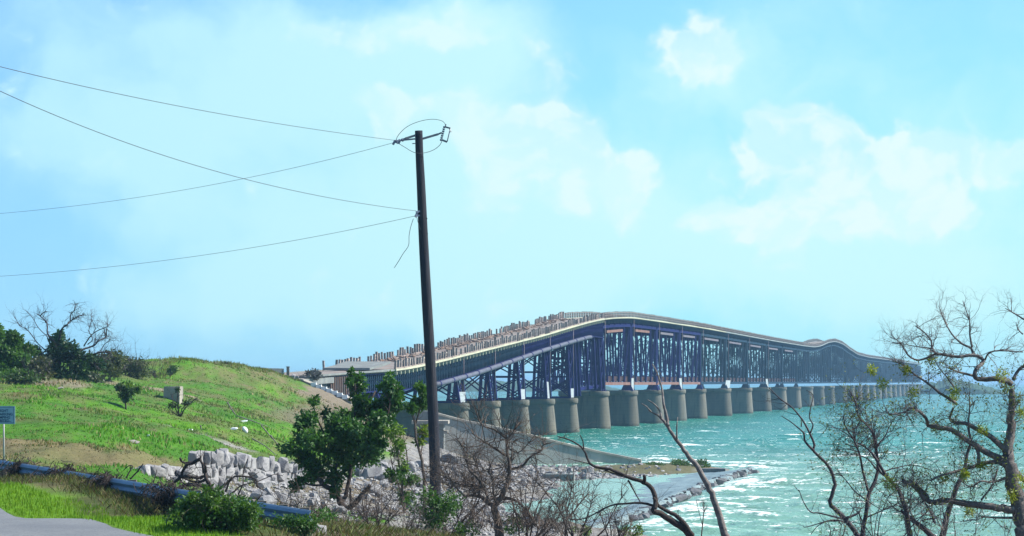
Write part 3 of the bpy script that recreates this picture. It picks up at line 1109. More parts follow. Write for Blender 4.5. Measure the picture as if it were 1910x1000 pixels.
def truss(s0, s1, idx):
    L = s1 - s0
    n = 5 if L < 45 else 6 if L < 60 else 8
    a, b = s0 + .9, s1 - .9
    S = [a + (b - a) * i / n for i in range(n + 1)]
    zt = lambda s: dz(s) - 1.65
    near = idx < 9
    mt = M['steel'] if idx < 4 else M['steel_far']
    body = MB()
    for t in (TN, TF):
        for u, v in zip(S[:-1], S[1:]):
            body.beam(BP(u, t, zt(u)), BP(v, t, zt(v)), .5, .62)
    if idx < 5:
        body.beam(BP(a, TF, ZB), BP(b, TF, ZB), .5, .62)
    else:
        for t in (TN, TF):
            body.beam(BP(a, t, ZB), BP(b, t, ZB), .5, .62)
    # sway frames, lacing and laterals
    for i, s in enumerate(S):
        zs = [ZB + (zt(s) - ZB) * f for f in ((0.03, .97) if i % 2 else (.03, .5, .97))]
        for u, v in zip(zs[:-1], zs[1:]):
            body.beam(BP(s, TN, u), BP(s, TF, v), .10, .14)
            body.beam(BP(s, TF, u), BP(s, TN, v), .10, .14)
        body.beam(BP(s, TN, ZB + .1), BP(s, TF, ZB + .1), .3, .5)
        body.beam(BP(s, TN - .5, zt(s) + .45), BP(s, TF + .4, zt(s) + .45), .3, .55)
    span = None
    single = MB() if not near else None
    if not near:
        mbd = body
    else:
        span = body.build('truss_span', mt, bridge)
    def piece(nm, p, q, w, h, up=(0, 0, 1), m_=None):
        if near:
            MB().beam(p, q, w, h, up).build(nm, m_ or mt, span)
        else:
            mbd.beam(p, q, w, h, up)
    for t in (TN, TF):
        for i, s in enumerate(S):
            end = i in (0, n)
            piece('post', BP(s, t, ZB), BP(s, t, zt(s)), .55 if end else .30, .9 if end else .34, BA)
        for i in range(n):
            if i < n / 2:
                p, q = BP(S[i], t, zt(S[i])), BP(S[i + 1], t, ZB)
            else:
                p, q = BP(S[i + 1], t, zt(S[i + 1])), BP(S[i], t, ZB)
            piece('diagonal', p, q, .16, .28, BN)
            if 0 < i < n - 1:
                if near:
                    pass
                mbx = mbd if not near else None
                if mbx:
                    mbx.beam(BP(S[i], t, ZB), BP(S[i + 1], t, zt(S[i + 1])), .14, .18, BN)
    if near:
        # end frames across the bridge, plated at the top
        for s in (a, b):
            e = MB()
            z1 = zt(s)
            e.beam(BP(s, TN, z1 - .9), BP(s, TF, z1 - .9), .3, 1.5)
            e.beam(BP(s, TN, ZB + 1.1), BP(s, TF, ZB + 1.1), .25, 1.1)
            e.beam(BP(s, TN + 1.1, ZB), BP(s, TN + 1.1, z1), .3, .4, BA)
            e.beam(BP(s, TN + .1, ZB + 1.6), BP(s, TN + 1.1, ZB + 3), .2, .2)
            e.build('end_frame', mt, span)
        if idx < 5:
            MB().beam(BP(a, TN, ZB), BP(b, TN, ZB), .5, .6).build('bottom_chord', M['rust'] if idx < 4 else mt, span)
        MB().beam(BP(a, TN + .4, ZB + .95), BP(b, TN + .4, ZB + .95), .08, 1.1).build('catwalk_screen', M['catwalk'], span)
        zr = lambda s: zt(s) - 1.0
        u, v = a + L * .08, a + L * .62
        MB().beam(BP(u, TN - .45, zr(u)), BP(v, TN - .45, zr(v)), .25, .5).build('top_strut', M['rust'] if idx < 2 else M['strut'], span)
        for s in (a, b):
            for t in (TN, TF):
                x = MB()
                x.quad_prism([BP(s + i, t + j, 7.6) for i, j in ((-.9, -.9), (.9, -.9), (.9, .9), (-.9, .9))], [BP(s + i, t + j, ZB - .3) for i, j in ((-.35, -.4), (.35, -.4), (.35, .4), (-.35, .4))])
                x.build('bearing', mt, span)
    else:
        body.build('truss_span', mt, bridge, kind='stuff')


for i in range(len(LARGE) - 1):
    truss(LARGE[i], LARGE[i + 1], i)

# --- downpipes from the deck to the pier tops
for s in SMALL[2:] + LARGE[:8]:
    top = PIERS[s]
    z1 = dz(s) - .4
    r = .07
    MB().tube([BP(s - .6, 1.05, top), BP(s - .6, 1.05, z1)], r, 6).build('downpipe', M['strut'], bridge, True)

# --- things on the bridge and its piers
def marker(px, pytop, pybot, wpx, label, t=1.3, skew=0.0):
    Y = 5000 * (82.5 + t) / (1925 - px)
    s = min(SMALL + LARGE, key=lambda q: abs(bs(px, t) - q))
    p = BP(s - 1.0, t, PIERS[s])
    k = p.y / FPX
    h, w = (pybot - pytop) * k, wpx * k
    o = empty('marker_board', p, label, 'marker board', 'white marker boards on the pier tops')
    R_, U = Vector((.88, .47, 0)), Vector((0, 0, 1))
    w *= 1.12
    f = MB()
    f.quad_prism([p + R_ * (-w / 2) + Vector((0, -.03, .12)), p + R_ * (w / 2) + Vector((0, -.03, .12)), p + R_ * (w / 2) + Vector((0, .03, .12)), p + R_ * (-w / 2) + Vector((0, .03, .12))],
                 [p + R_ * (-w / 2 + skew * w) + Vector((0, -.03, h)), p + R_ * (w / 2 + skew * w) + Vector((0, -.03, h)), p + R_ * (w / 2 + skew * w) + Vector((0, .03, h)), p + R_ * (-w / 2 + skew * w) + Vector((0, .03, h))])
    f.build('board', M['white'], o)
    for q in (-.25, .25):
        MB().beam(p + R_ * (q * w) + Vector((0, .06, 0)), p + R_ * (q * w + skew * w * .8) + Vector((0, .06, h * .8)), .07, .06, BA).build('leg', M['iron'], o)


marker(864, 731, 752, 13, 'wide white marker board on the trestle pier closest to the utility pole', skew=.06)
marker(975, 721, 741, 11, 'squarish white marker board on the second pier left of the framed tower', skew=-.04)
marker(1023, 706, 738, 5, 'tall narrow white marker board on a pier left of the framed tower, leaning a little', skew=-.5)
marker(1067, 719, 737, 8, 'white marker board on the last small pier under the framed tower')
marker(1171, 702, 725, 4.5, 'narrow upright white marker below the first truss span')
marker(1263, 702, 723, 4.5, 'narrow white marker behind the leaning pale tree trunk', skew=-.3)
marker(1351, 709, 724, 9, 'broken wedge-shaped white marker on a pier in mid bridge', skew=.2)
marker(1425, 704, 720, 4, 'thin leaning white marker right of the wedge-shaped one', skew=-.4)

# tilted slab and dark heap on the shore end of the deck
s0, s1 = bs(694), bs(733)
sl = MB().loft([[BP(s, T0 + .3, dz(s) + h), BP(s, 7.6, dz(s) + h), BP(s, 7.6, dz(s) + h + .28), BP(s, T0 + .3, dz(s) + h + .28)] for s, h in ((s0, .12), ((s0 + s1) / 2, .42), (s1, .8))])
sl.thing('broken_slab', M['slab'], BP((s0 + s1) / 2, 4, dz(s0)), 'pale broken concrete slab tilted up on the shore end of the bridge deck', 'slab')

# ------------------------------------------------------------------ surveying and rocks
def hit(px, py, y0=45.0, y1=335.0, dy=.6):
    """where lines of sight through photo pixels meet the ground"""
    px = np.atleast_1d(np.asarray(px, float)); py = np.atleast_1d(np.asarray(py, float))
    Y = np.arange(y0, y1, dy)
    X = (px[:, None] - CX) / FPX * Y[None]
    Zr = CAMZ + (HZ - py[:, None]) / FPX * Y[None]
    Zg = ground(X, np.broadcast_to(Y, X.shape))
    below = Zr <= Zg
    i = np.where(below.any(1), below.argmax(1), len(Y) - 1)
    y = Y[i]
    x = (px - CX) / FPX * y
    return np.stack([x, y, ground(x, y)], 1)


def hull_mesh(name, n, mt, seed, box=(1, 1, 1), squar=0.0):
    r = np.random.default_rng(seed)
    P = r.normal(size=(n, 3))
    P /= np.linalg.norm(P, axis=1)[:, None]
    if squar:
        P = np.sign(P) * np.abs(P) ** (1 - squar)
        P /= np.abs(P).max(1)[:, None] ** squar
    P *= (.82 + .3 * r.random((n, 1)))
    bm = bmesh.new()
    for p in P: bm.verts.new(p * .5 * np.array(box))
    g = bmesh.ops.convex_hull(bm, input=bm.verts)
    bmesh.ops.delete(bm, geom=[v for v in bm.verts if not v.link_faces], context='VERTS')
    bmesh.ops.recalc_face_normals(bm, faces=bm.faces)
    me = bpy.data.meshes.new(name)
    bm.to_mesh(me); bm.free()
    me.materials.append(mt)
    return me


BOULD = [hull_mesh('boulder', 34, M['rock'], 100 + i, (1, .9, .75), .22) for i in range(9)]
WETB = [hull_mesh('boulder', 22, M['wetrock'], 200 + i, (1, .8, .8), .2) for i in range(6)]
STONE = [hull_mesh('stone', 30, M['rock'], 300 + i, (1, 1, 1), .36) for i in range(9)]


def put_boulder(p, size, label, group, meshes=None, sink=.18, flat=1.0, al=0.0):
    s = size
    o = link('boulder', RND.choice(meshes or BOULD), None, (p[0], p[1], p[2] + s * .36 * flat - s * sink), (RND.gauss(0, .25), RND.gauss(0, .25), RND.random() * 6.28))
    o.scale = (s * (.85 + RND.random() * .4), s * (.8 + RND.random() * .4), s * flat * (.8 + RND.random() * .35))
    tag(o, label, 'boulder', group)
    return o


def scatter_px(n, x0, x1, ylo, yhi, poly=None):
    X = x0 + (x1 - x0) * RNG.random(n)
    lo = np.interp(X, *ylo); hi = np.interp(X, *yhi)
    return X, lo + (hi - lo) * RNG.random(n)


def boulder_field(n, x0, x1, ylo, yhi, s0, s1, label, group, flat=1.0):
    X, Yp = scatter_px(n, x0, x1, ylo, yhi)
    for p in hit(X, Yp):
        s = (s0 + (s1 - s0) * RND.random() ** 2.2) * p[1] / FPX
        put_boulder(p, s, label, group, None, .2, flat)


# --- cut rock face on the shore side of the embankment
def rock_face(label, cols, rows, wpx):
    """cols: (px, Y of the foot, py of the foot, py of the top); upright stones stand along the weathered face"""
    c = np.array(cols, float)
    X0, X1 = c[0, 0], c[-1, 0]
    ip = lambda px, k: np.interp(px, c[:, 0], c[:, k])
    xm = (X0 + X1) / 2
    b = W(xm, float(ip(xm, 2)), float(ip(xm, 1)))
    o = empty('rock_outcrop', b, label, 'rock outcrop')
    n = 120
    gx = np.linspace(X0, X1, n)
    Yf = ip(gx, 1)
    zf = CAMZ + (HZ - ip(gx, 2)) / FPX * Yf
    zt = CAMZ + (HZ - ip(gx, 3)) / FPX * (Yf + 2.2)
    end = smooth(np.minimum(gx - X0, X1 - gx), 0, 14)
    fr = [(0, -.6), (0, .0), (.15, .16), (.3, .34), (.45, .5), (.6, .66), (.75, .82), (1.1, .95), (2.2, 1.0), (5.0, 1.0)]
    V = []
    for r, (fy, fz) in enumerate(fr):
        nz = fbm(gx * .11, np.full(n, r * .7), 17, 4) - .5
        yy = Yf + fy + nz * .9 * (r < 8)
        zz = zf + (zt - zf) * fz * (.25 + .75 * end) + (fbm(gx * .2, np.full(n, r * 1.3), 19, 3) - .5) * .25 * (0 < r < 8)
        xx = (gx - CX) / FPX * yy
        if r == 9: zz = np.minimum(zz, ground(xx, yy) + .05)
        V.append(np.stack([xx, yy, zz], 1))
    i_ = np.arange(len(fr) * n).reshape(len(fr), n)
    F_ = np.stack([i_[:-1, :-1], i_[:-1, 1:], i_[1:, 1:], i_[1:, :-1]], -1).reshape(-1, 4)
    link('rock_mass', mesh_np('rock_mass', np.concatenate(V) - np.array(o.location), F_, M['rock']), o)
    for r in range(rows):
        px = X0 + 6 + RND.random() * wpx
        while px < X1 - 6:
            Y = float(ip(px, 1))
            a_, b_ = float(ip(px, 2)), float(ip(px, 3))
            lo, hi = a_ + (b_ - a_) * (r / rows), a_ + (b_ - a_) * ((r + .92) / rows)
            hi += RND.gauss(0, 3)
            k = Y / FPX
            w, h = wpx * (.6 + .9 * RND.random()) * k, max(.25, (lo - hi) * k) * (.8 + .35 * RND.random())
            p = W(px, (lo + hi) / 2, Y)
            p.y += .75 * (r + .5) / rows + .04 + RND.gauss(0, .12)
            if RND.random() < .86:
                s_ = link('stone', RND.choice(STONE), o, p - o.location, (RND.gauss(0, .12), RND.gauss(0, .13), RND.random() * 1.2 - .6))
                s_.scale = (w * (1.0 + .6 * RND.random()), .45 + RND.random() * .4, h * (1.0 + .35 * RND.random()))
            px += wpx * (.55 + .65 * RND.random())
    return o


rock_face('pale grey cut rock face of upright weathered stones below the grassy slope',
          [(347, 100, 915, 846), (372, 103, 918, 840), (420, 110, 920, 844), (470, 119, 920, 853), (520, 130, 918, 862), (580, 139, 912, 874), (610, 142, 905, 882)], 3, 13)
rock_face('short broken rock face just behind the guardrail', [(232, 82, 912, 876), (270, 86, 914, 869), (310, 89, 916, 868), (352, 93, 918, 872)], 2, 15)
rock_face('low rock face of squarish pale blocks behind the right side of the leafy tree', [(655, 158, 905, 884), (690, 160, 912, 872), (735, 168, 912, 874), (770, 176, 900, 884)], 2, 22)

# --- boulders
LB = 'pale grey limestone boulder in the rubble below the cut rock face'
boulder_field(90, 385, 720, ([385, 520, 720], [893, 888, 872]), ([385, 520, 720], [930, 962, 968]), 10, 34, LB, 'boulders below the cut rock face')
LB = 'pale limestone boulder on the shore between the leafy tree and the utility pole foot'
boulder_field(48, 690, 860, ([690, 860], [868, 862]), ([690, 860], [962, 950]), 12, 34, LB, 'boulders near the utility pole')
LB = 'grey rubble boulder on the beach in front of the sloping sea wall'
boulder_field(64, 850, 1120, ([850, 1000, 1120], [862, 878, 884]), ([850, 1000, 1120], [955, 905, 898]), 8, 24, LB, 'boulders below the sea wall')
LB = 'pale boulder on the near beach around the bare brown tree and the stump'
boulder_field(22, 850, 1010, ([850, 1010], [945, 935]), ([850, 1010], [985, 985]), 10, 30, LB, 'boulders round the bare tree')
LB = 'small white stone along the water edge of the calm pool'
boulder_field(16, 1060, 1330, ([1060, 1330], [890, 889]), ([1060, 1330], [904, 897]), 5, 12, LB, 'stones along the pool edge', .7)
cum = np.concatenate([[0], np.cumsum(np.hypot(*np.diff(BRK, axis=0).T))])
for i in range(60):
    d = (i + .5 + RND.gauss(0, .2)) / 60 * cum[-1]
    x, y = np.interp(d, cum, BRK[:, 0]), np.interp(d, cum, BRK[:, 1])
    off = .55 + RND.gauss(0, .35)
    put_boulder((x + off, y + off * .3, -.25 + RND.random() * .15), .55 + RND.random() ** 2 * 1.0, 'dark wet rock in the low breakwater that closes off the calm pool', 'rocks of the breakwater', WETB, 0.0, .8)


def shingle():
    """stones too small and many to count"""
    V, F = [], []
    base = hull_mesh('tmp', 9, None, 5, (1, .9, .7), .2)
    bv = np.array([v.co[:] for v in base.vertices]); bf = [tuple(p.vertices) for p in base.polygons]
    bpy.data.meshes.remove(base)
    X = np.concatenate([RNG.uniform(380, 900, 2600), RNG.uniform(840, 1340, 1500), RNG.uniform(760, 1040, 1300)])
    Yp = np.concatenate([RNG.uniform(868, 972, 2600), RNG.uniform(866, 915, 1500), RNG.uniform(930, 1000, 1300)])
    P = hit(X, Yp, 58, 300)
    keep = (P[:, 2] > -.15) & (P[:, 2] < 5.6) & ~((P[:, 0] > 10) & (P[:, 1] > 272) & (RNG.random(len(P)) < .85))
    P = P[keep]
    # rubble core of the breakwater
    d = RNG.random(1500) * cum[-1]
    bx, by = np.interp(d, cum, BRK[:, 0]), np.interp(d, cum, BRK[:, 1])
    off = RNG.normal(size=1500) * .55
    B = np.stack([bx + off, by + RNG.normal(size=1500) * .5, .35 - np.abs(off) * .55 + RNG.random(1500) * .2], 1)
    allp = [(P, M['rock'], 'shingle', 4, 11), (B, M['wetrock'], 'breakwater_rubble', 4, 10)]
    for Q, mt, nm, a, b in allp:
        Vs, Fs, n = [], [], 0
        for p in Q:
            s = RND.uniform(a, b) * p[1] / FPX
            an = RND.random() * 6.28
            R = np.array([[math.cos(an), -math.sin(an), 0], [math.sin(an), math.cos(an), 0], [0, 0, 1]])
            Vs.append((bv * s * RND.uniform(.8, 1.3)) @ R.T + p + np.array((0, 0, s * .15)))
            Fs += [tuple(i + n for i in f) for f in bf]
            n += len(bv)
        me = bpy.data.meshes.new(nm)
        me.from_pydata(np.concatenate(Vs).tolist(), [], Fs)
        me.materials.append(mt)
        tag(link(nm, me), 'loose pale shingle and small stones on the shore' if nm == 'shingle' else 'wet rubble core of the breakwater', None, None, 'stuff')


shingle()

# ------------------------------------------------------------------ concrete on the shore
def sea_wall():
    pts = [(800, 766, 297), (860, 782, 298), (937, 798, 299), (1000, 813, 300), (1060, 828, 301), (1120, 842, 302), (1165, 851, 302.5), (1196, 857, 303)]
    P = [W(*p) for p in pts]
    o = empty('sea_wall', (P[3].x, P[3].y, 0), 'grey concrete sea wall sloping down from the bridge abutment to the water', 'sea wall')
    w = MB().loft([[Vector((p.x, p.y, -1)), Vector((p.x + .1, p.y + .7, -1)), Vector((p.x + .1, p.y + .7, p.z - .22)), Vector((p.x, p.y, p.z - .22))] for p in P])
    w.build('wall', M['wall'], o)
    c = MB().loft([[p + Vector((0, -.16, -.22)), p + Vector((.1, .86, -.22)), p + Vector((.1, .86, 0)), p + Vector((0, -.16, 0))] for p in P])
    c.build('coping', M['conc'], o)


sea_wall()


def landing():
    a, b = W(768, 785, 288), W(836, 785, 288)
    o = empty('concrete_landing', ((a.x + b.x) / 2, 289, 2), 'pale concrete landing with a projecting ledge beside the utility pole', 'landing')
    MB().box((a.x, 287.4, 4.95), (b.x, 295, 5.3)).build('ledge', M['conc'], o)
    MB().box((a.x + .3, 288.2, .5), (b.x - .5, 294.8, 4.947)).build('wall', M['slab'], o)
    MB().box((b.x - .49, 287.9, 3.9), (b.x - .05, 290, 4.25)).build('step', M['conc'], o)
    MB().box((a.x + .1, 291, 5.353), (b.x - 1.6, 294.6, 6.3)).build('upstand', M['slab'], o)


landing()


def abutment():
    A, B = W(556, 706, 300), W(655, 745, 293)
    o = empty('bridge_abutment', W(600, 730, 297), 'sloping concrete abutment wall stepping down the bank at the shore end of the bridge', 'abutment')
    MB().loft([[p + Vector((0, 0, -3)), p + Vector((.5, 1.1, -3)), p + Vector((.5, 1.1, 0)), p] for p in (A, B)]).build('wing_wall', M['conc'], o)
    for i in range(7):
        f = .30 + i * .098
        p = A.lerp(B, f)
        MB().box((p.x - .32, p.y - .25, p.z - .25), (p.x + .28, p.y + .7, p.z + .22)).build('step_block', M['white'], o)
    s0_, s1_ = bs(560), bs(612)
    MB().loft([[BP(s, T0 + .3, 4), BP(s, T1, 4), BP(s, T1, dz(s) - 1.1), BP(s, T0 + .3, dz(s) - 1.1)] for s in (s0_ + 3, s1_ + 6)]).build('back_wall', M['wetrock'], o)
    MB().loft([[BP(s, T0 - .2, dz(s) - 1.09), BP(s, T1, dz(s) - 1.09), BP(s, T1, dz(s) - .4), BP(s, T0 - .2, dz(s) - .4)] for s in (s0_ - 2, s1_ + 2)]).build('seat_slab', M['slab'], o)


abutment()

p0, p1 = W(436, 685, 297), W(529, 687.5, 299)
MB().loft([[Vector((p.x, p.y, p.z - 2)), Vector((p.x, p.y + .4, p.z - 2)), Vector((p.x, p.y + .4, p.z)), Vector((p.x, p.y, p.z))] for p in (p0, p1)]).thing('parapet_wall', M['slab'], W(480, 702, 298), 'plain grey parapet wall along the crest of the embankment', 'wall')
q = W(537, 706, 299)
MB().box((q.x - .16, q.y, q.z - .6), (q.x + .16, q.y + .3, q.z + 1.25)).box((q.x - .2, q.y - .04, q.z + 1.25), (q.x + .2, q.y + .34, q.z + 1.34)).thing('bridge_post', M['post'], q, 'lone dark concrete post at the end of the grey parapet wall', 'post')
for i, (x, y, w, h, l) in enumerate(((547, 703, 8, 10, 'pale rubble block nearest the lone post'), (555, 704, 6, 6, 'small white rubble block by the bridge abutment'), (563, 709, 9, 5, 'flat white rubble block at the top of the abutment wall'))):
    p = W(x, y, 299)
    k = 299 / FPX
    o = link('rubble_block', STONE[i], None, (p.x, p.y, p.z))
    o.scale = (w * k, .6, h * k)
    tag(o, l, 'rubble block')

p = hit([321], [746])[0]
o = empty('concrete_block', p, 'squat pale concrete block half buried in the grassy slope', 'concrete block')
k = p[1] / FPX
blk = MB()
blk.loft([[Vector((p[0] + x * k, p[1] + y, p[2] + z)) for x, y in ((-16, 0), (15, -.4), (15.5, 1.6), (-15, 2.0))] for z in (-.6, 22 * k)])
blk.build('block', M['conc'], o)
MB().box((p[0] - 15 * k, p[1] - .12, p[2] + 22 * k + .002), (p[0] + 15 * k, p[1] + 1.7, p[2] + 22 * k + .1)).build('cap', M['conc'], o)

p = hit([1042], [897])[0]
MB().loft([[Vector((p[0] + x, p[1] + y, p[2] + z)) for x, y in ((-1.5, 0), (1.45, -.3), (1.6, 1.8), (-1.4, 2.2))] for z in (-.3, .62)]).thing('concrete_slab', M['slab'], p, 'flat grey concrete slab lying among boulders in front of the sea wall', 'slab')
def rock_ledge():
    """the low wet shelf with a ragged seaward edge that closes off the pool"""
    n = 150
    d = np.linspace(0, cum[-1], n)
    bx, by = np.interp(d, cum, BRK[:, 0]), np.interp(d, cum, BRK[:, 1])
    jag = (fbm(d * .55, d * 0, 31, 4) - .5) * 2.2
    prof = [(-9, -.6), (-6.5, -.28), (-5.0, .0), (-3, .14), (-1.5, .30), (-.4, .52), (.25, .55), (.5, .1), (.7, -.9)]
    V = []
    for j, (t, z) in enumerate(prof):
        w = 1.0 if j > 3 else .65 + .6 * smooth(by, 200, 250)
        zz = z + (fbm(d * .8, np.full(n, j * 1.7), 37, 3) - .5) * (.5 if 3 < j < 8 else .34)
        V.append(np.stack([bx + t * w + jag * (.5 if j > 4 else .25), by + t * .35, zz], 1))
    i_ = np.arange(len(prof) * n).reshape(len(prof), n)
    F_ = np.stack([i_[:-1, :-1], i_[:-1, 1:], i_[1:, 1:], i_[1:, :-1]], -1).reshape(-1, 4)
    p = np.array((BRK[2, 0], BRK[2, 1], 0))
    tag(link('rock_ledge', mesh_np('rock_ledge', np.concatenate(V) - p, F_, M['wetledge'], None, True), None, p), 'low wet grey rock ledge with ragged edge between calm pool and open sea', 'rock ledge')


rock_ledge()
p = W(1331, 882, 279)
MB().loft([[p + Vector((x, y, z)) for x, y in ((-1.2, 0), (1.2, -.3), (1.25, 1.5), (-1.1, 1.8))] for z in (-.6, .42)]).thing('concrete_ledge', M['wetrock'], p, 'flat dark concrete ledge block at the tip of the spit by the open sea', 'ledge')
p = W(1340, 890, 272)
MB().loft([[p + Vector((x * f, y * f, z)) for x, y in ((-1.6, -2.2), (.6, -3.2), (1.9, -1.4), (1.7, 1.6), (.2, 3.4), (-1.8, 2.6))] for z, f in ((-.5, 1.2), (.12, 1.0), (.24, .7))]).thing('mossy_rock', M['moss'], p, 'flat rock with olive yellow algae just in front of the dark ledge block', 'rock')
p = hit([981], [972], 45)[0]
mb = MB().tube([Vector(p) + Vector(v) for v in ((0, 0, -.3), (.02, 0, .25), (-.03, .02, .5), (.02, .03, .72))], [.24, .22, .21, .17], 10)
mb.tube([Vector(p) + Vector((.05, 0, .5)), Vector(p) + Vector((.22, -.1, .75))], [.09, .05], 6)
mb.thing('tree_stump', M['darkbark'], p, 'dark broken stump between the bare brown tree and the water', 'stump', smooth=True)
for (x, y, s, l) in ((596, 996, 26, 'flat pale stone beside the large blue grey boulder at the bottom edge'), (694, 893, 36, 'biggest squarish pale boulder, behind the right side of the leafy tree'), (722, 900, 32, 'squarish pale boulder right of the biggest one behind the leafy tree'), (410, 892, 44, 'lumpy pale rock bulging from the foot of the cut rock face')):
    p = hit([x], [y], 45)[0]
    put_boulder(p, s * p[1] / FPX, l, None, [STONE[1], STONE[4], BOULD[2]], .1, .9)

q = Vector(((527 - CX) / FPX * 47.5, 47.5, gz((527 - CX) / FPX * 47.5, 47.5)))
put_boulder(q, .62, 'large blue grey boulder at the bottom edge beside the low green bush', None, [BOULD[4]], .1, .9)

# ------------------------------------------------------------------ litter and driftwood on the slope
def litter():
    p = hit([457], [808])[0]; k = p[1] / FPX
    mb = MB()
    rings = []
    for i in range(9):
        a = math.pi * i / 8
        r = max(.01, math.sin(a)) * 5 * k
        c = Vector((p[0], p[1], p[2] + 5 * k)) + Vector((-.55, .1, .8)) * (-math.cos(a) * 7.5 * k)
        U, Vv = Vector((.8, 0, .55)), Vector((0, 1, 0))
        rings.append([c + U * (r * math.cos(t * math.pi / 5)) + Vv * (r * math.sin(t * math.pi / 5)) for t in range(10)])
    mb.loft(rings)
    mb.thing('fishing_float', M['foamwhite'], p, 'white oval fishing float lying in the grass', 'float', smooth=True)
    for x, y, w, h, l in ((437, 803, 13, 4, 'flat white scrap just left of the white float'), (454, 788, 16, 4, 'long pale scrap in the grass above the white float'), (356, 804, 8, 4, 'small white scrap in the middle of the slope'), (278, 816, 5, 5, 'tiny white scrap on the dry turf'), (250, 829, 20, 6, 'long pale scrap in the dry grass behind the guardrail'), (113, 728, 10, 4, 'pale stone high on the slope below the trees')):
        p = hit([x], [y])[0]; k = p[1] / FPX
        o = link('scrap', STONE[RND.randrange(9)], None, (p[0], p[1], p[2] + h * k * .35), (RND.gauss(0, .1), RND.gauss(0, .15), 0))
        o.scale = (w * k, .5, h * k)
        o.data = o.data.copy(); o.data.materials[0] = M['foamwhite'] if 'white' in l else M['conc']
        tag(o, l, 'litter')


litter()


# ------------------------------------------------------------------ growing things
def smooth_path(P, sub=4):
    P = [Vector(p) for p in P]
    if len(P) < 3: return P
    out = []
    for i in range(len(P) - 1):
        a, b, c, d = P[max(i - 1, 0)], P[i], P[i + 1], P[min(i + 2, len(P) - 1)]
        for j in range(sub):
            t = j / sub
            out.append(.5 * ((2 * b) + (c - a) * t + (2 * a - 5 * b + 4 * c - d) * t * t + (3 * b - a - 3 * c + d) * t ** 3))
    out.append(P[-1])
    return out


def limb_path(pts, Y, r0, r1, depth=.25, rng=RND, sub=3, y_start=None):
    """survey a limb from the photo, give it a wandering depth; returns points and radii in metres"""
    P = []
    d = 0 if y_start is None else y_start
    for i, p in enumerate(pts):
        if i: d += rng.gauss(0, depth)
        P.append(W(p[0], p[1], Y + d))
    S = smooth_path(P, sub)
    n = len(S)
    R = [(r0 + (r1 - r0) * (i / (n - 1)) ** .8) * Y / FPX for i in range(n)]
    S = [s + Vector((rng.gauss(0, 1), rng.gauss(0, 1), rng.gauss(0, 1))) * (R[i] * .16) for i, s in enumerate(S)]
    return S, R


def grow(mb, p, d, L, r, level, rng, up=.15, wig=.35, kids=(4, 4, 3), shrink=.5, k=3, tips=None):
    n = max(4, int(L / max(.03, L / 7)))
    pts, rad = [Vector(p)], [r]
    d = Vector(d).normalized()
    for i in range(n):
        d = (d + Vector((rng.gauss(0, wig), rng.gauss(0, wig), rng.gauss(0, wig) + up)) * .55).normalized()
        pts.append(pts[-1] + d * (L / n))
        rad.append(r * (1 - .72 * (i + 1) / n))
    mb.tube(pts, rad, k, False)
    if tips is not None and level <= 0: tips.append(pts[-1])
    if level > 0:
        for j in range(kids[min(level, len(kids)) - 1] if level <= len(kids) else kids[-1]):
            i = rng.randrange(1, len(pts))
            t = (pts[i] - pts[i - 1]).normalized()
            q = Vector((rng.gauss(0, 1), rng.gauss(0, 1), rng.gauss(0, 1))).normalized()
            nd = (t * .75 + q * .85).normalized()
            grow(mb, pts[i], nd, L * shrink * (.6 + rng.random() * .8), max(rad[i] * .65, r * .3), level - 1, rng, up, wig, kids, shrink, k, tips)


def leaves(center, rad, n, size, c0, c1, rng=RNG, lumps=0, droop=.3, aspect=.45, fill=.6):
    """small pointed leaves through the volume of a clump: arrays for leaf_mesh"""
    center, rad = np.array(center, float), np.array(rad, float)
    if lumps:
        L = rng.normal(size=(lumps, 3)); L /= np.linalg.norm(L, axis=1)[:, None]
        L *= (rng.random((lumps, 1)) ** .5) * .78
        which = rng.integers(0, lumps, n)
        lr = .28 + .22 * rng.random(lumps)
        D = rng.normal(size=(n, 3)); D /= np.linalg.norm(D, axis=1)[:, None]
        P = L[which] + D * (rng.random((n, 1)) ** fill) * lr[which][:, None]
        tone = rng.random(lumps)[which]
    else:
        D = rng.normal(size=(n, 3)); D /= np.linalg.norm(D, axis=1)[:, None]
        P = D * rng.random((n, 1)) ** fill
        tone = rng.random(n)
    P = center + P * rad
    ax = D * .7 + rng.normal(size=(n, 3)) * .8
    ax[:, 2] -= droop
    ax /= np.linalg.norm(ax, axis=1)[:, None]
    sd_ = np.cross(ax, rng.normal(size=(n, 3))); sd_ /= np.linalg.norm(sd_, axis=1)[:, None]
    s = size * (.6 + .8 * rng.random((n, 1)))
    V = np.stack([P, P + ax * s * .45 + sd_ * s * aspect * .5, P + ax * s, P + ax * s * .45 - sd_ * s * aspect * .5], 1)
    t = np.clip(.55 * tone + .45 * rng.random(n) , 0, 1)[:, None]
    C = np.array(c0) * (1 - t) + np.array(c1) * t
    return V, np.repeat(C[:, None], 4, 1)


def leaf_mesh(name, parts, mt=None):
    V = np.concatenate([p[0].reshape(-1, 3) for p in parts]); C = np.concatenate([p[1].reshape(-1, 3) for p in parts])
    F = np.arange(len(V)).reshape(-1, 4)
    return V, F, C


def foliage(name, parts, parent, kind='stuff', mt=None):
    V, F, C = leaf_mesh(name, parts)
    org = np.array(parent.location if parent else (0, 0, 0))
    o = link(name, mesh_np(name, V - org, F, mt or M['leaf'], C), parent)
    if kind: o['kind'] = kind
    return o


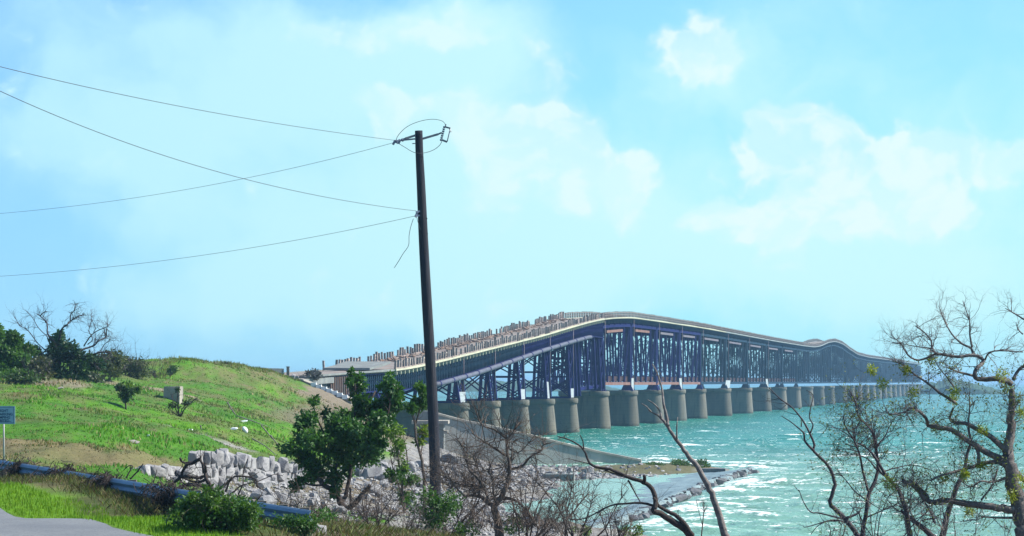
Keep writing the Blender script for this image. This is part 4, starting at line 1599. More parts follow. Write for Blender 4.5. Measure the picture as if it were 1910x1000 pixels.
def plant(name, base, label, cat, trunk, limbs, mt, Y, twig=None, twig_mat=None, group=None, seed=1, depth=.25):
    """trunk and limbs: (points, r0, r1) in photo pixels at distance Y; twig: dict for growth along them"""
    rng = random.Random(seed)
    o = empty(name, base, label, cat, group)
    tips = []
    tw = MB()
    first = True
    for (pts, r0, r1) in ([trunk] if trunk else []) + limbs:
        S, R = limb_path(pts, Y, r0, r1, depth if not first else depth * .3, rng)
        if first and trunk:
            S = [Vector(base) - Vector((0, 0, .3))] + S if (S[0] - Vector(base)).length > .15 else S
            R = [R[0] * 1.15] + R if len(S) > len(R) else R
        m = MB().tube(S, R, 8 if r0 > 4 else 6)
        m.build('trunk' if first and trunk else 'limb', mt, o, True)
        first = False
        if twig:
            L = sum((S[i + 1] - S[i]).length for i in range(len(S) - 1))
            n = int(L * twig['per_m'])
            for _ in range(n):
                i = min(len(S) - 2, int((twig.get('from', .25) + (1 - twig.get('from', .25)) * rng.random() ** .7) * (len(S) - 1)))
                t = (S[i + 1] - S[i]).normalized()
                d = t * .5 + Vector((rng.gauss(0, 1), rng.gauss(0, 1), rng.gauss(0, 1) + twig.get('bias', .2))).normalized() * .9
                grow(tw, S[i], d, twig['len'] * (.5 + rng.random()), min(R[i] * .6, twig['r']), twig.get('level', 2), rng, twig.get('up', .12), twig.get('wig', .35), twig.get('kids', (3, 3, 3)), .55, 3, tips)
    if twig and tw.v:
        tw.build('twig', twig_mat or mt, o, kind='stuff')
    return o, tips


def buds(o, tips, share, n, size, c0, c1, seed=2, r=.07):
    rng = np.random.default_rng(seed)
    P = [leaves(t, (r, r, r), n, size, c0, c1, rng, 0, .1, .4) for t in tips if rng.random() < share and t.z < 9.9]
    if P: foliage('bud_leaf', P, o)


def tuft_list(o, spots, Y, rpx, n, size, c0, c1, seed=3, aspect=.3):
    rng = np.random.default_rng(seed)
    P = []
    for s in spots:
        x, y = s[0], s[1]
        r = (s[2] if len(s) > 2 else rpx) * Y / FPX
        P.append(leaves(W(x, y, Y + rng.normal() * .3), (r, r, r), n, size, c0, c1, rng, 0, .1, aspect))
    return foliage('leaf_tuft', P, o)

# ------------------------------------------------------------------ utility pole and wires
def utility_pole():
    Y = 88.0
    ctr = [(813, 985), (812, 905), (809, 800), (803.5, 690), (796, 560), (790, 450), (785.5, 350), (782.5, 290), (781, 244)]
    rad = [11, 10.6, 10.2, 9.9, 9.6, 9.0, 8.2, 7.5, 7.2]
    base = W(813, 985, Y); base.z = gz(base.x, Y)
    o = empty('utility_pole', base, 'tall dark leaning wooden utility pole with two brackets at its top', 'utility pole')
    P = smooth_path([base - Vector((0, 0, .4))] + [W(x, y, Y) for x, y in ctr], 4)
    R = [float(np.interp(i / (len(P) - 1), np.linspace(0, 1, 10), [11] + rad)) * Y / FPX for i in range(len(P))]
    MB().tube(P, R, 14).build('pole', M['wood'], o, True)
    k = Y / FPX
    q = lambda x, y, d=0: W(x, y, Y + d)
    m = MB().beam(q(775, 252.5, -.05), q(756, 258.5, -.12), .07, .07).beam(q(756, 258.5, -.12), q(748, 261, -.14), .05, .05)
    m.build('upper_bracket', M['iron'], o)
    MB().beam(q(776, 259, -.05), q(751, 261.5, -.14), .05, .05).build('lower_bracket', M['iron'], o)
    ins = MB()
    a, b = q(752, 261, -.14), q(738, 264, -.2)
    for i in range(6):
        f = i / 5
        c = a.lerp(b, f)
        ins.tube([c, c + (b - a).normalized() * .045], [.055 if i % 2 == 0 else .03] * 2, 8)
    ins.build('insulator', M['ins'], o)
    ins = MB()
    for (x0, y0, x1, y1) in ((737, 262, 733, 270), (743, 262, 741, 268), (735, 264, 746, 267)):
        ins.beam(q(x0, y0, -.2), q(x1, y1, -.22), .05, .07)
    ins.build('wire_clamp', M['ins'], o)
    MB().beam(q(788, 259, .05), q(817, 250.5, .12), .055, .07).tube([q(817, 250.5, .12), q(824, 247.5, .12)], .03, 6).build('switch_arm', M['iron'], o)
    sw = MB()
    for i in range(7):
        f = i / 6
        c = q(829 - 6 * f, 236 + 24 * f, .12)
        sw.tube([c, q(829 - 6 * (f + .13), 236 + 24 * (f + .13), .12)], [.045, .032], 8)
    sw.build('switch_insulator', M['ins'], o)
    sw = MB().beam(q(829, 236.5, .12), q(840, 239.5, .12), .035, .05).beam(q(824, 261, .12), q(834, 265, .12), .05, .06)
    sw.tube([q(831, 236, .12), q(831.5, 231.5, .12)], .022, 6).tube([q(838, 241, .12), q(842, 246, .12), q(839, 246.5, .12)], .012, 5)
    sw.build('switch_frame', M['iron'], o)
    MB().tube([q(840, 239.5, .12), q(834, 264.5, .12)], .018, 6).build('fuse_tube', M['ins'], o, True)
    MB().tube(smooth_path([q(738, 263, -.2), q(744, 251, -.15), q(760, 236, -.05), q(784, 226, .05), q(808, 222.5, .1), q(825, 226, .12), q(831, 233, .12)], 5), .009, 4).build('jumper_wire', M['wire'], o, True)
    MB().tube(smooth_path([q(742, 267, -.2), q(754, 274, -.2), q(769, 283, -.18), q(781, 286, -.22), q(795, 284.5, -.1), q(810, 279, .05), q(820, 271, .1), q(824, 264, .12)], 5), .009, 4).build('jumper_wire', M['wire'], o, True)
    MB().beam(q(776, 267.5, -.1), q(769, 268, -.13), .03, .03).build('peg', M['iron'], o)
    m = MB()
    for (x0, y0, x1, y1) in ((783, 394, 776, 396), (783, 402, 774, 403), (779, 395, 775, 405)):
        m.beam(q(x0, y0, -.12), q(x1, y1, -.18), .05, .06)
    m.build('wire_bracket', M['ins'], o)
    MB().tube(smooth_path([q(771, 408, -.18), q(766, 424, -.2), q(763, 440, -.2), q(762, 458, -.2), q(752, 473, -.2), q(743, 488, -.2), q(735.5, 499.5, -.2)], 5), .009, 4).build('loose_wire', M['wire'], o, True)
    MB().tube(smooth_path([q(777, 404, -.18), q(780, 416, -.17), q(784, 428, -.17)], 4), .007, 4).build('short_wire', M['wire'], o, True)
    # bolts and knots in the pole
    kn = MB()
    for x, y in ((796, 408), (797, 436), (794, 470), (793, 527), (786, 300), (800, 610), (806, 720)):
        c = q(x, y, -.17)
        kn.tube([c, c + Vector((0, -.03, 0))], .025, 6)
    kn.build('bolt', M['darkbark'], o, kind='stuff')
    return Y


utility_pole()
for a, mid, b, Ya, Yb, lab in (((738, 262), (420, 214), (-260, 54), 87.8, 46, 'highest overhead wire, running up to the left from the pole top'),
                               ((735, 266), (400, 344), (-260, 411), 87.8, 150, 'overhead wire running down to the left from the pole top'),
                               ((776, 393.5), (380, 313), (-260, 35), 87.8, 42, 'overhead wire crossing another wire, from the middle of the pole up to the left'),
                               ((774, 403), (400, 473), (-260, 525), 87.8, 150, 'lowest overhead wire, from the middle of the pole down to the left')):
    P = []
    # a hanging wire between two supports; its shape surveyed at three points
    for i in range(41):
        f = i / 40
        iy = 1 / Ya + (1 / Yb - 1 / Ya) * f
        x = a[0] + (b[0] - a[0]) * f
        y = np.polyval(np.polyfit([a[0], mid[0], b[0]], [a[1], mid[1], b[1]], 2), x)
        P.append(W(x, y, 1 / iy))
    MB().tube(P, .0068, 4).thing('overhead_wire', M['wire'], P[0], lab, 'wire', 'overhead wires', True)


# ------------------------------------------------------------------ guardrail and sign
RX = [-60, 0, 290, 520, 620, 700]
RY = [84, 80, 63.5, 55.8, 53.2, 51.4]
RT = [849, 858, 905, 943, 959, 971]


def rail_pt(px):
    Y = float(np.interp(px, RX, RY)); top = float(np.interp(px, RX, RT))
    return W(px, top, Y)


def guardrail():
    A, B = rail_pt(-60), rail_pt(580)
    o = empty('guardrail', (rail_pt(150).x, rail_pt(150).y, gz(rail_pt(150).x, rail_pt(150).y)), 'blue grey steel guardrail running along the foot of the grassy slope', 'guardrail')
    px = np.linspace(-60, 580, 9)
    prof = [(0, 0), (.035, -.03), (.075, -.085), (.03, -.14), (.005, -.165), (.03, -.19), (.075, -.245), (.035, -.30), (0, -.33)]
    for i in range(8):
        p, q = rail_pt(px[i]), rail_pt(px[i + 1])
        d = (q - p); d.z = 0; d.normalize()
        nrm = Vector((d.y, -d.x, 0))
        if nrm.y > 0: nrm = -nrm
        mb = MB()
        rings = []
        for c in (p, q + (q - p) * .012):
            f = [c + nrm * (u - (.0035 if i % 2 else 0)) + Vector((0, 0, v)) for u, v in prof]
            bk = [c + nrm * (u - .02 - (.0035 if i % 2 else 0)) + Vector((0, 0, v)) for u, v in reversed(prof)]
            rings.append(f + bk)
        mb.loft(rings)
        mb.build('rail_beam', M['rail'], o)
        for f in (.25, .75):
            c = p.lerp(q, f) - nrm * .12
            g = gz(c.x, c.y)
            MB().box((c.x - .09, c.y - .09, g - .3), (c.x + .09, c.y + .09, c.z + .02)).build('rail_post', M['railpost'], o)


guardrail()


def sign():
    Y = 86.0
    b = W(9, 868, Y)
    base = Vector((b.x, Y, gz(b.x, Y)))
    o = empty('parking_sign', base, 'pale blue grey sign about overnight parking on a thin post behind the guardrail', 'sign')
    p0, p1 = W(-27, 791, Y), W(28, 757.5, Y)
    MB().box((p0.x, Y - .012, p0.z), (p1.x, Y + .012, p1.z)).build('panel', M['signface'], o)
    k = Y / FPX
    fr = MB()
    t = .012
    for (a, c) in (((p0.x + .03, p0.z + .03), (p1.x - .03, p0.z + .03 + t)), ((p0.x + .03, p1.z - .03 - t), (p1.x - .03, p1.z - .03)), ((p0.x + .03, p0.z + .045), (p0.x + .03 + t, p1.z - .045)), ((p1.x - .03 - t, p0.z + .045), (p1.x - .03, p1.z - .045))):
        fr.box((a[0], Y - .0165, a[1]), (c[0], Y - .0125, c[1]))
    fr.box((p0.x + .12, Y - .0165, p0.z + .075), (p1.x - .12, Y - .0125, p0.z + .09))
    fr.build('border', M['signink'], o, kind='stuff')
    for txt, xr, y in (('OVERNIGHT', 15.5, 766), ('PARKING', 24, 772.5), ('CAMPING', 19.5, 778.5), ('PROHIBITED', 17.5, 784.5)):
        cu = bpy.data.curves.new('lettering', 'FONT')
        cu.body = txt
        cu.size = 6.6 * k
        cu.extrude = .002
        cu.offset = .003
        cu.align_x = 'RIGHT'
        to = bpy.data.objects.new('tmp', cu)
        COL.objects.link(to)
        dg = bpy.context.evaluated_depsgraph_get()
        me = bpy.data.meshes.new_from_object(to.evaluated_get(dg))
        bpy.data.objects.remove(to)
        me.name = 'lettering'
        me.materials.clear(); me.materials.append(M['signink'])
        q = W(xr, y + 2.4, Y)
        link('lettering', me, o, Vector((q.x, Y - .0155, q.z)) - base, (math.radians(90), 0, 0))
    MB().tube([Vector((W(8, 0, Y + .05).x, Y + .05, base.z - .3)), Vector((W(6.5, 0, Y + .05).x, Y + .05, p1.z - .05))], .028, 8).build('post', M['signpost'], o, True)


sign()

# ------------------------------------------------------------------ trees and shrubs
DK0, DK1 = (.018, .062, .018), (.06, .165, .028)
MD0, MD1 = (.025, .075, .015), (.06, .15, .022)
LT0, LT1 = (.07, .15, .02), (.14, .24, .03)
YG0, YG1 = (.16, .22, .02), (.30, .36, .04)
OL0, OL1 = (.035, .055, .025), (.09, .10, .045)


def gbase(px, Y):
    x = (px - CX) / FPX * Y
    return Vector((x, Y, gz(x, Y)))


def clumps(Y, lst, dens, size, c0, c1, seed, dj=.8, lumps=7, zs=1.0):
    rng = np.random.default_rng(seed)
    P = []
    for c in lst:
        x, y, rx, ry = c[:4]
        cc0, cc1 = (c[4], c[5]) if len(c) > 4 else (c0, c1)
        k = Y / FPX
        d = rng.normal() * dj
        n = int(dens * rx * ry)
        P.append(leaves(W(x, y, Y + d), (rx * k, rx * k * zs, ry * k), n, size, cc0, cc1, rng, lumps))
    return P


# the leafy tree in front of the shore
Y = 92.0
o, _ = plant('leafy_tree', gbase(648, Y), 'dense dark green leafy tree leaning on twisted dark limbs in front of the rock face', 'tree',
             ([(650, 975), (644, 955), (634, 936), (622, 917), (606, 906), (592, 892)], 8, 4),
             [([(636, 938), (644, 925), (655, 870), (660, 820), (680, 770), (700, 730)], 5, 1.5), ([(622, 917), (624, 885), (628, 850), (600, 800), (585, 760)], 4, 1.2),
              ([(646, 955), (654, 946), (670, 930), (680, 917), (690, 905)], 6, 3.5), ([(655, 944), (654, 930), (653, 910)], 3, 1.8), ([(592, 892), (570, 870), (545, 840)], 3, 1),
              ([(660, 820), (690, 800), (720, 780), (728, 740)], 3, 1), ([(606, 906), (585, 905), (560, 898)], 3, 1.5), ([(660, 830), (662, 760), (662, 715)], 3, 1)],
             M['darkbark'], Y, dict(per_m=3, len=.5, r=.012, level=1), M['darkbark'], seed=5)
cl = [(574, 786, 27, 26), (586, 748, 11, 12), (580, 812, 34, 26), (545, 838, 24, 18), (566, 852, 30, 26), (556, 902, 18, 18), (602, 868, 32, 27), (640, 800, 44, 34),
      (662, 806, 42, 38), (634, 832, 46, 34), (690, 826, 38, 34), (680, 850, 38, 26), (663, 715, 19, 24), (668, 748, 22, 22), (724, 720, 26, 24), (726, 750, 34, 28), (704, 765, 26, 28),
      (718, 788, 28, 24), (690, 790, 34, 30), (628, 890, 20, 22), (646, 868, 22, 22), (624, 916, 11, 13), (580, 886, 15, 14), (640, 780, 20, 20, MD0, MD1), (610, 776, 14, 16, MD0, MD1), (657, 693, 7, 9), (600, 830, 26, 24), (672, 770, 24, 18, MD0, MD1)]
foliage('crown', clumps(Y, cl, .98, .165, DK0, DK1, 8, .7, 9), o)

# lighter shrub right of it
Y = 90.0
o, _ = plant('light_shrub', gbase(752, Y), 'lighter yellow green shrub between the leafy tree and the utility pole', 'shrub',
             ([(756, 960), (752, 930), (748, 890), (742, 850)], 3.5, 1.5), [([(752, 930), (735, 880), (728, 850)], 2, .8), ([(750, 900), (760, 860), (752, 810)], 2, .8)], M['bark'], Y, dict(per_m=6, len=.5, r=.01, level=1), seed=6)
foliage('crown', clumps(Y, [(737, 806, 18, 26, LT0, LT1), (744, 834, 20, 22, LT0, LT1), (752, 868, 18, 20, MD0, LT1), (742, 888, 22, 18, MD0, MD1), (764, 896, 22, 18, MD0, LT0), (757, 930, 24, 20, MD0, MD1), (722, 884, 12, 12, MD0, LT0)], .75, .13, MD0, MD1, 9, .4, 6), o)

# slender tree beside the pole
Y = 91.0
o, _ = plant('slender_tree', gbase(790, Y), 'slender tree with one rounded green crown just left of the utility pole', 'tree',
             ([(791, 975), (791, 890), (785, 850), (776, 820), (774, 790), (768, 770)], 4, 2), [([(775, 790), (784, 760), (788, 730)], 2.2, 1), ([(785, 850), (790, 815), (794, 800)], 1.5, .8)], M['bark'], Y, dict(per_m=3, len=.4, r=.01, level=1), seed=7)
foliage('crown', clumps(Y, [(787, 722, 17, 14), (784, 742, 22, 17), (776, 758, 20, 13), (764, 764, 16, 10), (792, 752, 12, 12), (789, 803, 12, 14, LT0, YG0), (783, 822, 12, 10, LT0, YG0)], 1.1, .14, DK0, MD1, 10, .4, 6), o)


def bush(name, px, py, rx, ry, Y, dens, size, c0, c1, label, seed, lumps=12, cat='bush', twigs=14, mt=None, spread=1.0):
    k = Y / FPX
    b = gbase(px, Y)
    o = empty(name, b, label, cat)
    rng = random.Random(seed)
    m = MB()
    for i in range(twigs):
        a = rng.random() * 6.28
        grow(m, b + Vector((rng.gauss(0, .2) * rx * k, rng.gauss(0, .3) * rx * k, -.05)), (math.cos(a) * .6, math.sin(a) * .6, 1), ry * k * 1.7 * (.7 + .5 * rng.random()), .014, 1, rng, .1, .3, (4, 3))
    m.build('stem', mt or M['bark'], o, kind='stuff')
    c = W(px, py, Y)
    rr = np.random.default_rng(seed)
    P = [leaves(c, (rx * k, rx * k * spread, ry * k), int(dens * rx * ry), size, c0, c1, rr, lumps)]
    foliage('leaf_crown', P, o)
    return o


o = bush('low_bush', 400, 958, 92, 48, 53.2, 1.7, .08, DK0, MD1, 'round glossy dark green bush in front of the guardrail', 21, 26, twigs=24)
V_ = [leaves(W(x, y, 52.6), (r * .0125, .5, r * .0105), int(r * r * 1.2), .08, MD0, LT0, np.random.default_rng(i + 50), 5) for i, (x, y, r) in enumerate([(350, 940, 26), (420, 935, 30), (460, 965, 30), (365, 975, 34), (395, 925, 20), (330, 960, 20)])]
foliage('leaf_crown', V_, o)
bush('low_bush', 815, 952, 52, 46, 76, .95, .10, MD0, MD1, 'green bush hiding the foot of the utility pole', 22, 16)
bush('low_bush', 868, 985, 26, 20, 74, .8, .09, MD0, LT0, 'small green bush under the left limbs of the bare brown tree', 23, 8, twigs=8)
bush('low_bush', 960, 978, 34, 22, 78, .6, .09, MD0, LT0, 'sparse green bush right of the bare brown tree trunk', 24, 8, twigs=10)
bush('low_bush', 1085, 990, 24, 12, 72, .8, .08, LT0, LT1, 'small light green tuft at the bottom edge left of the thick dark branch', 25, 5, twigs=6)
bush('low_bush', 1172, 990, 32, 14, 70, .8, .08, MD0, LT1, 'small green leafy plant at the bottom edge under the thick dark branch', 26, 6, twigs=6)
bush('low_bush', 572, 972, 60, 28, 51.5, .9, .07, DK0, MD1, 'low green weeds at the bottom edge below the leafy tree', 27, 9, twigs=8)

# low growth on the spit beyond the pool
for i, (px, py, rx, ry, l) in enumerate(((1225, 869, 28, 8, 'low olive scrub at the foot of the sea wall end'), (1268, 866, 26, 11, 'rounded dark green scrub in the middle of the spit'), (1306, 868, 25, 11, 'dark green scrub at the seaward end of the spit'))):
    bush('spit_scrub', px, py, rx, ry, 286, 4.5, .25, OL0, MD1, l, 60 + i, 9, 'scrub', 5, None, 1.6)

# trees on the crest at the left
Y = 196.0
o = empty('crest_tree', gbase(20, Y), 'leafy green tree at the left edge on the crest of the slope', 'tree')
MB().tube([gbase(20, Y) - Vector((0, 0, .3)), W(22, 690, Y), W(26, 660, Y)], [.16, .12, .06], 7).build('trunk', M['bark'], o, True)
foliage('crown', clumps(Y, [(-30, 640, 40, 40), (5, 655, 34, 36), (35, 660, 28, 30), (50, 676, 26, 24), (8, 690, 40, 22), (55, 650, 14, 20, MD0, LT0), (25, 635, 18, 18, MD0, LT0), (0, 625, 10, 10), (-2, 612, 7, 8)], 2.4, .30, (.03, .09, .015), (.085, .19, .025), 31, .9, 9), o)

Y = 205.0
T = lambda L: [(x / 6.25, 540 + y / 6.25) for x, y in L]
o, _ = plant('tangled_tree', gbase(112, Y), 'tangled half dead tree with bare crooked limbs above dark green growth on the crest', 'tree',
             ([(112, 716), (110, 690), (112, 665), (115, 640)], 3.5, 2),
             [(T([(650, 620), (555, 520), (550, 400), (470, 310), (430, 285)]), 2.0, .7), (T([(470, 310), (500, 275), (545, 257)]), 1.4, .5),
              (T([(690, 600), (720, 460), (780, 410), (820, 370), (880, 330), (975, 290)]), 2.2, .8), (T([(820, 370), (825, 290), (868, 240), (878, 165)]), 1.4, .6),
              (T([(900, 720), (1000, 690), (1100, 650), (1150, 600), (1260, 540)]), 2.2, 1), (T([(1240, 540), (1242, 460)]), 1.4, .8), (T([(980, 660), (1050, 550), (1120, 490), (1245, 435), (1258, 405)]), 1.4, .6),
              (T([(1020, 640), (1080, 580), (1035, 480), (1065, 370), (1062, 230)]), 1.0, .4), (T([(1090, 500), (1110, 440), (1065, 340)]), .8, .4),
              (T([(1000, 780), (1080, 760), (1180, 730), (1300, 745)]), 2.2, 1.2), (T([(1170, 720), (1210, 650), (1300, 570)]), .9, .4),
              (T([(600, 760), (450, 640), (330, 480), (230, 420), (180, 330)]), 1.1, .5), (T([(560, 560), (450, 450), (380, 330), (310, 260)]), .9, .4), (T([(1000, 845), (1100, 870), (1180, 950)]), 1.1, .5)],
             M['bluebark'], Y, dict(per_m=4.5, len=.95, r=.026, level=2, kids=(3, 3), up=.08), M['bluebark'], seed=12, depth=.5)
foliage('crown', clumps(Y, [(112, 650, 34, 24), (134, 656, 34, 24), (95, 668, 34, 26), (150, 672, 34, 20), (112, 628, 15, 18, (.03, .09, .04), (.07, .17, .07)), (170, 680, 30, 18), (70, 668, 16, 22, OL0, OL1), (85, 700, 40, 20, OL0, MD0), (130, 698, 44, 18)], 1.5, .30, (.010, .035, .016), (.028, .075, .022), 32, .8, 9), o)
tuft_list(o, [(140, 566, 4), (134, 584, 3), (139, 593, 2.5), (156, 587, 3), (130, 602, 2.5), (124, 609, 2)], Y, 4, 26, .14, (.03, .04, .03), (.06, .07, .04), 5)

for i, (px, py, rx, ry, Y, c0, c1, l, tw) in enumerate([
        (72, 690, 30, 22, 192, OL0, OL1, 'brown green shrub between the crest tree and the tangled tree', 26),
        (205, 680, 42, 30, 226, OL0, (.09, .12, .04), 'dull green scrub just right of the tangled tree', 40),
        (246, 686, 40, 26, 236, OL0, (.09, .12, .04), 'twiggy brown green scrub near the right end of the crest thicket', 44),
        (276, 700, 28, 14, 242, OL0, OL1, 'low twiggy scrub where the thicket meets the bare grassy knoll', 26),
        (160, 706, 46, 12, 214, OL0, (.05, .07, .03), 'dry brown undergrowth at the foot of the tangled tree', 30),
        (40, 702, 50, 12, 190, OL0, MD1, 'green undergrowth at the foot of the crest tree', 20)]):
    o = bush('crest_shrub', px, py, rx, ry, Y, 1.9, .28, c0, c1, l, 70 + i, 12, 'shrub', 6)
    rng = random.Random(90 + i)
    m = MB()
    k = Y / FPX
    for j in range(tw):
        b = W(px + rng.gauss(0, .5) * rx, py + ry * .3, Y + rng.gauss(0, .5))
        grow(m, b, (rng.gauss(0, .5), rng.gauss(0, .4), 1), ry * k * 1.5 * (.6 + rng.random() * .7), .022, 1, rng, .1, .3, (5, 3))
    m.build('twig', M['bluebark'], o, kind='stuff')

# sapling and bare shrub on the slope, thin stems on the knoll
Y = 178.0
o, _ = plant('sapling', hit([235], [763])[0], 'small leafy sapling standing alone on the bright grass slope', 'sapling', ([(235, 764), (234, 745), (236, 725)], 2, 1), [([(234, 750), (226, 735), (222, 720)], 1.2, .5), ([(235, 748), (246, 732), (256, 722)], 1.2, .5)], M['darkbark'], float(hit([235], [763])[0][1]), dict(per_m=5, len=.4, r=.012, level=1), seed=14)
Ys = float(hit([235], [763])[0][1])
foliage('crown', clumps(Ys, [(234, 730, 16, 16), (226, 722, 12, 10), (246, 722, 16, 13, LT0, LT1), (258, 726, 11, 10, LT0, LT1), (236, 745, 10, 9)], 2.0, .2, (.02, .05, .02), (.05, .11, .03), 34, .3, 5), o)
b = hit([336], [778])[0]; Ys = float(b[1])
o, _ = plant('bare_shrub', b, 'bare dark shrub spreading in front of the squat concrete block', 'shrub', None,
             [([(335, 778), (331, 752), (332, 724)], 1.6, .7), ([(336, 778), (326, 760), (320, 735)], 1.3, .5), ([(337, 777), (345, 762), (360, 748), (368, 742)], 1.5, .6), ([(336, 778), (340, 762), (352, 750)], 1.2, .5), ([(334, 777), (318, 765), (312, 758)], 1.0, .5)], M['darkbark'], Ys, dict(per_m=5, len=.45, r=.014, level=1), seed=15)
foliage('leaf_crown', clumps(Ys, [(331, 727, 5, 9), (325, 755, 12, 8), (350, 750, 10, 6)], 1.3, .18, OL0, MD0, 35, .2, 4), o)
for i, (px, py, h, l) in enumerate(((299, 692, 36, 'thin bare stem standing up from the crest left of the knoll'), (317, 688, 22, 'forked bare stem on the left shoulder of the knoll'))):
    Y = 250.0
    m = MB()
    b = gbase(px, Y)
    rng = random.Random(40 + i)
    grow(m, b, (.05, 0, 1), (b.z * 0 + h * Y / FPX + .4), .035, 1, rng, .25, .14, (6, 3))
    m.thing('bare_sapling', M['bluebark'], b, l, 'sapling')
bush('knoll_scrub', 318, 690, 14, 9, 254, 3, .25, OL0, MD1, 'dark low scrub on the left shoulder of the grassy knoll', 81, 6, 'scrub', 6)
bush('knoll_scrub', 385, 708, 8, 6, 268, 3, .22, MD0, MD1, 'small dark scrub in the middle of the knoll face', 82, 5, 'scrub', 4)
bush('knoll_scrub', 420, 680, 12, 5, 282, 3, .22, OL0, OL1, 'tufty scrub on the second top of the knoll', 83, 5, 'scrub', 4)
bush('bank_scrub', 588, 748, 8, 7, 276, 3, .22, DK0, MD1, 'dark tuft on the bare bank below the step blocks', 84, 5, 'scrub', 4)

# dead wood: uprooted tangle by the rock face, branches lying about
Y = 66.0
R7 = lambda L: [(230 + x / 5.555, 820 + y / 5.555) for x, y in L]
o, _ = plant('driftwood_root', gbase(372, Y), 'dark uprooted root tangle with a loop, in front of the cut rock face', 'driftwood', None,
             [(R7([(920, 520), (860, 400), (830, 290), (800, 200), (805, 170)]), 4.5, 1.5), (R7([(800, 205), (720, 240), (650, 270), (610, 340), (600, 390)]), 3.5, 2.5), (R7([(600, 390), (680, 380), (780, 395), (850, 370)]), 4, 2.5),
              (R7([(590, 190), (610, 230), (660, 240), (760, 225)]), 2.5, 1.5), (R7([(600, 385), (540, 430), (480, 480), (400, 520)]), 4, 1.5), (R7([(860, 400), (800, 440), (700, 430), (620, 400)]), 3.5, 1.2),
              (R7([(500, 560), (620, 480), (760, 470), (900, 510)]), 4.5, 3), (R7([(900, 520), (1010, 500), (1090, 430), (1130, 390)]), 3.5, 2), (R7([(640, 480), (600, 430), (560, 350)]), 2, 1), (R7([(860, 330), (850, 270), (835, 260)]), 3, 1)],
             M['darkbark'], Y, dict(per_m=7, len=.35, r=.012, level=1, up=-.02), M['darkbark'], seed=16, depth=.08)
o, _ = plant('dead_branch', gbase(430, Y + 4), 'bare dark branches reaching up left of the leafy tree over the pale rocks', 'branch', None,
             [(R7([(1060, 540), (1120, 400), (1230, 380), (1370, 410), (1390, 480), (1460, 530)]), 2.5, 1), (R7([(1190, 570), (1240, 460), (1240, 380), (1260, 280), (1295, 190)]), 1.8, .8), (R7([(1100, 580), (1180, 510), (1240, 470), (1380, 440)]), 2, .8),
              (R7([(1360, 650), (1420, 590), (1445, 540)]), 1.6, .8), (R7([(1380, 440), (1480, 400), (1570, 360), (1660, 380)]), 1.2, .5), (R7([(1240, 380), (1330, 380), (1400, 340)]), 1.4, .6)],
             M['darkbark'], Y + 4, dict(per_m=4, len=.3, r=.008, level=1), M['darkbark'], seed=17, depth=.08)
o, _ = plant('dead_branch', gbase(255, 70), 'two short bent dead branches sticking up behind the guardrail', 'branch', None,
             [(R7([(30, 400), (60, 340), (95, 280), (60, 270), (0, 320)]), 1.8, .8), (R7([(70, 410), (130, 350), (180, 290), (205, 250)]), 2, .9), (R7([(300, 470), (325, 400), (350, 310)]), 1.4, .6)], M['darkbark'], 70, None, seed=18, depth=.05)
for i, (pts, r, l) in enumerate((([(424, 750), (431, 762), (440, 775)], 1.6, 'short pale stick standing in the grass above the white float'), ([(440, 775), (470, 785), (505, 798)], 1.3, 'long pale pole lying down the slope right of the white float'),
                                 ([(374, 794), (376, 801), (378, 808)], 1.5, 'stubby dark stick in the grass'), ([(487, 793), (497, 805), (508, 818)], 1.5, 'pale bare stick, upper one left of the leafy tree'), ([(505, 812), (512, 822), (520, 830)], 1.5, 'pale bare stick touching the left edge of the leafy tree'), ([(470, 818), (495, 832), (516, 850)], 1.4, 'pale driftwood stick on top of the rock face'))):
    b = hit([pts[-1][0]], [pts[-1][1]])[0]
    S, R = limb_path(pts, float(b[1]), r, r * .6, .1, random.Random(i), 2)
    MB().tube(S, R, 6).thing('stick', M['palebark'], b, l, 'stick', None, True)

# dark dried weed caught on the guardrail
for i, (px, l) in enumerate(((36, 'dark clump of dried weed on the guardrail nearest the sign'), (118, 'broad dark clump of dried weed on the guardrail, second from the sign'), (205, 'dark clump of dried weed on the guardrail left of the rail end'), (318, 'biggest dark clump of dried weed, hiding the guardrail beside the glossy bush'))):
    p = rail_pt(px)
    o = empty('weed_clump', (p.x, p.y, gz(p.x, p.y)), l, 'weed clump', 'dried weed on the guardrail')
    rng = random.Random(200 + i)
    m = MB()
    sc = (1.3, 1.8, 1.4, 2.1)[i]
    for j in range(int(60 * sc)):
        b = p + Vector((rng.gauss(0, .16) * sc, -.1 + rng.gauss(0, .08) - abs(rng.gauss(0, .1)), rng.gauss(.02, .10)))
        grow(m, b, (rng.gauss(0, 1), rng.gauss(-.3, .5), -.7), .35 + rng.random() * .35, .012, 1, rng, -.25, .4, (3, 2))
    m.build('weed', M['darkbark'], o, kind='stuff')
    rr = np.random.default_rng(i)
    foliage('dry_leaf', [leaves(p + Vector((0, -.14, -.2)), (.26 * sc, .16, .36), int(620 * sc), .07, (.012, .012, .014), (.045, .035, .03), rr, 7, .6)], o)

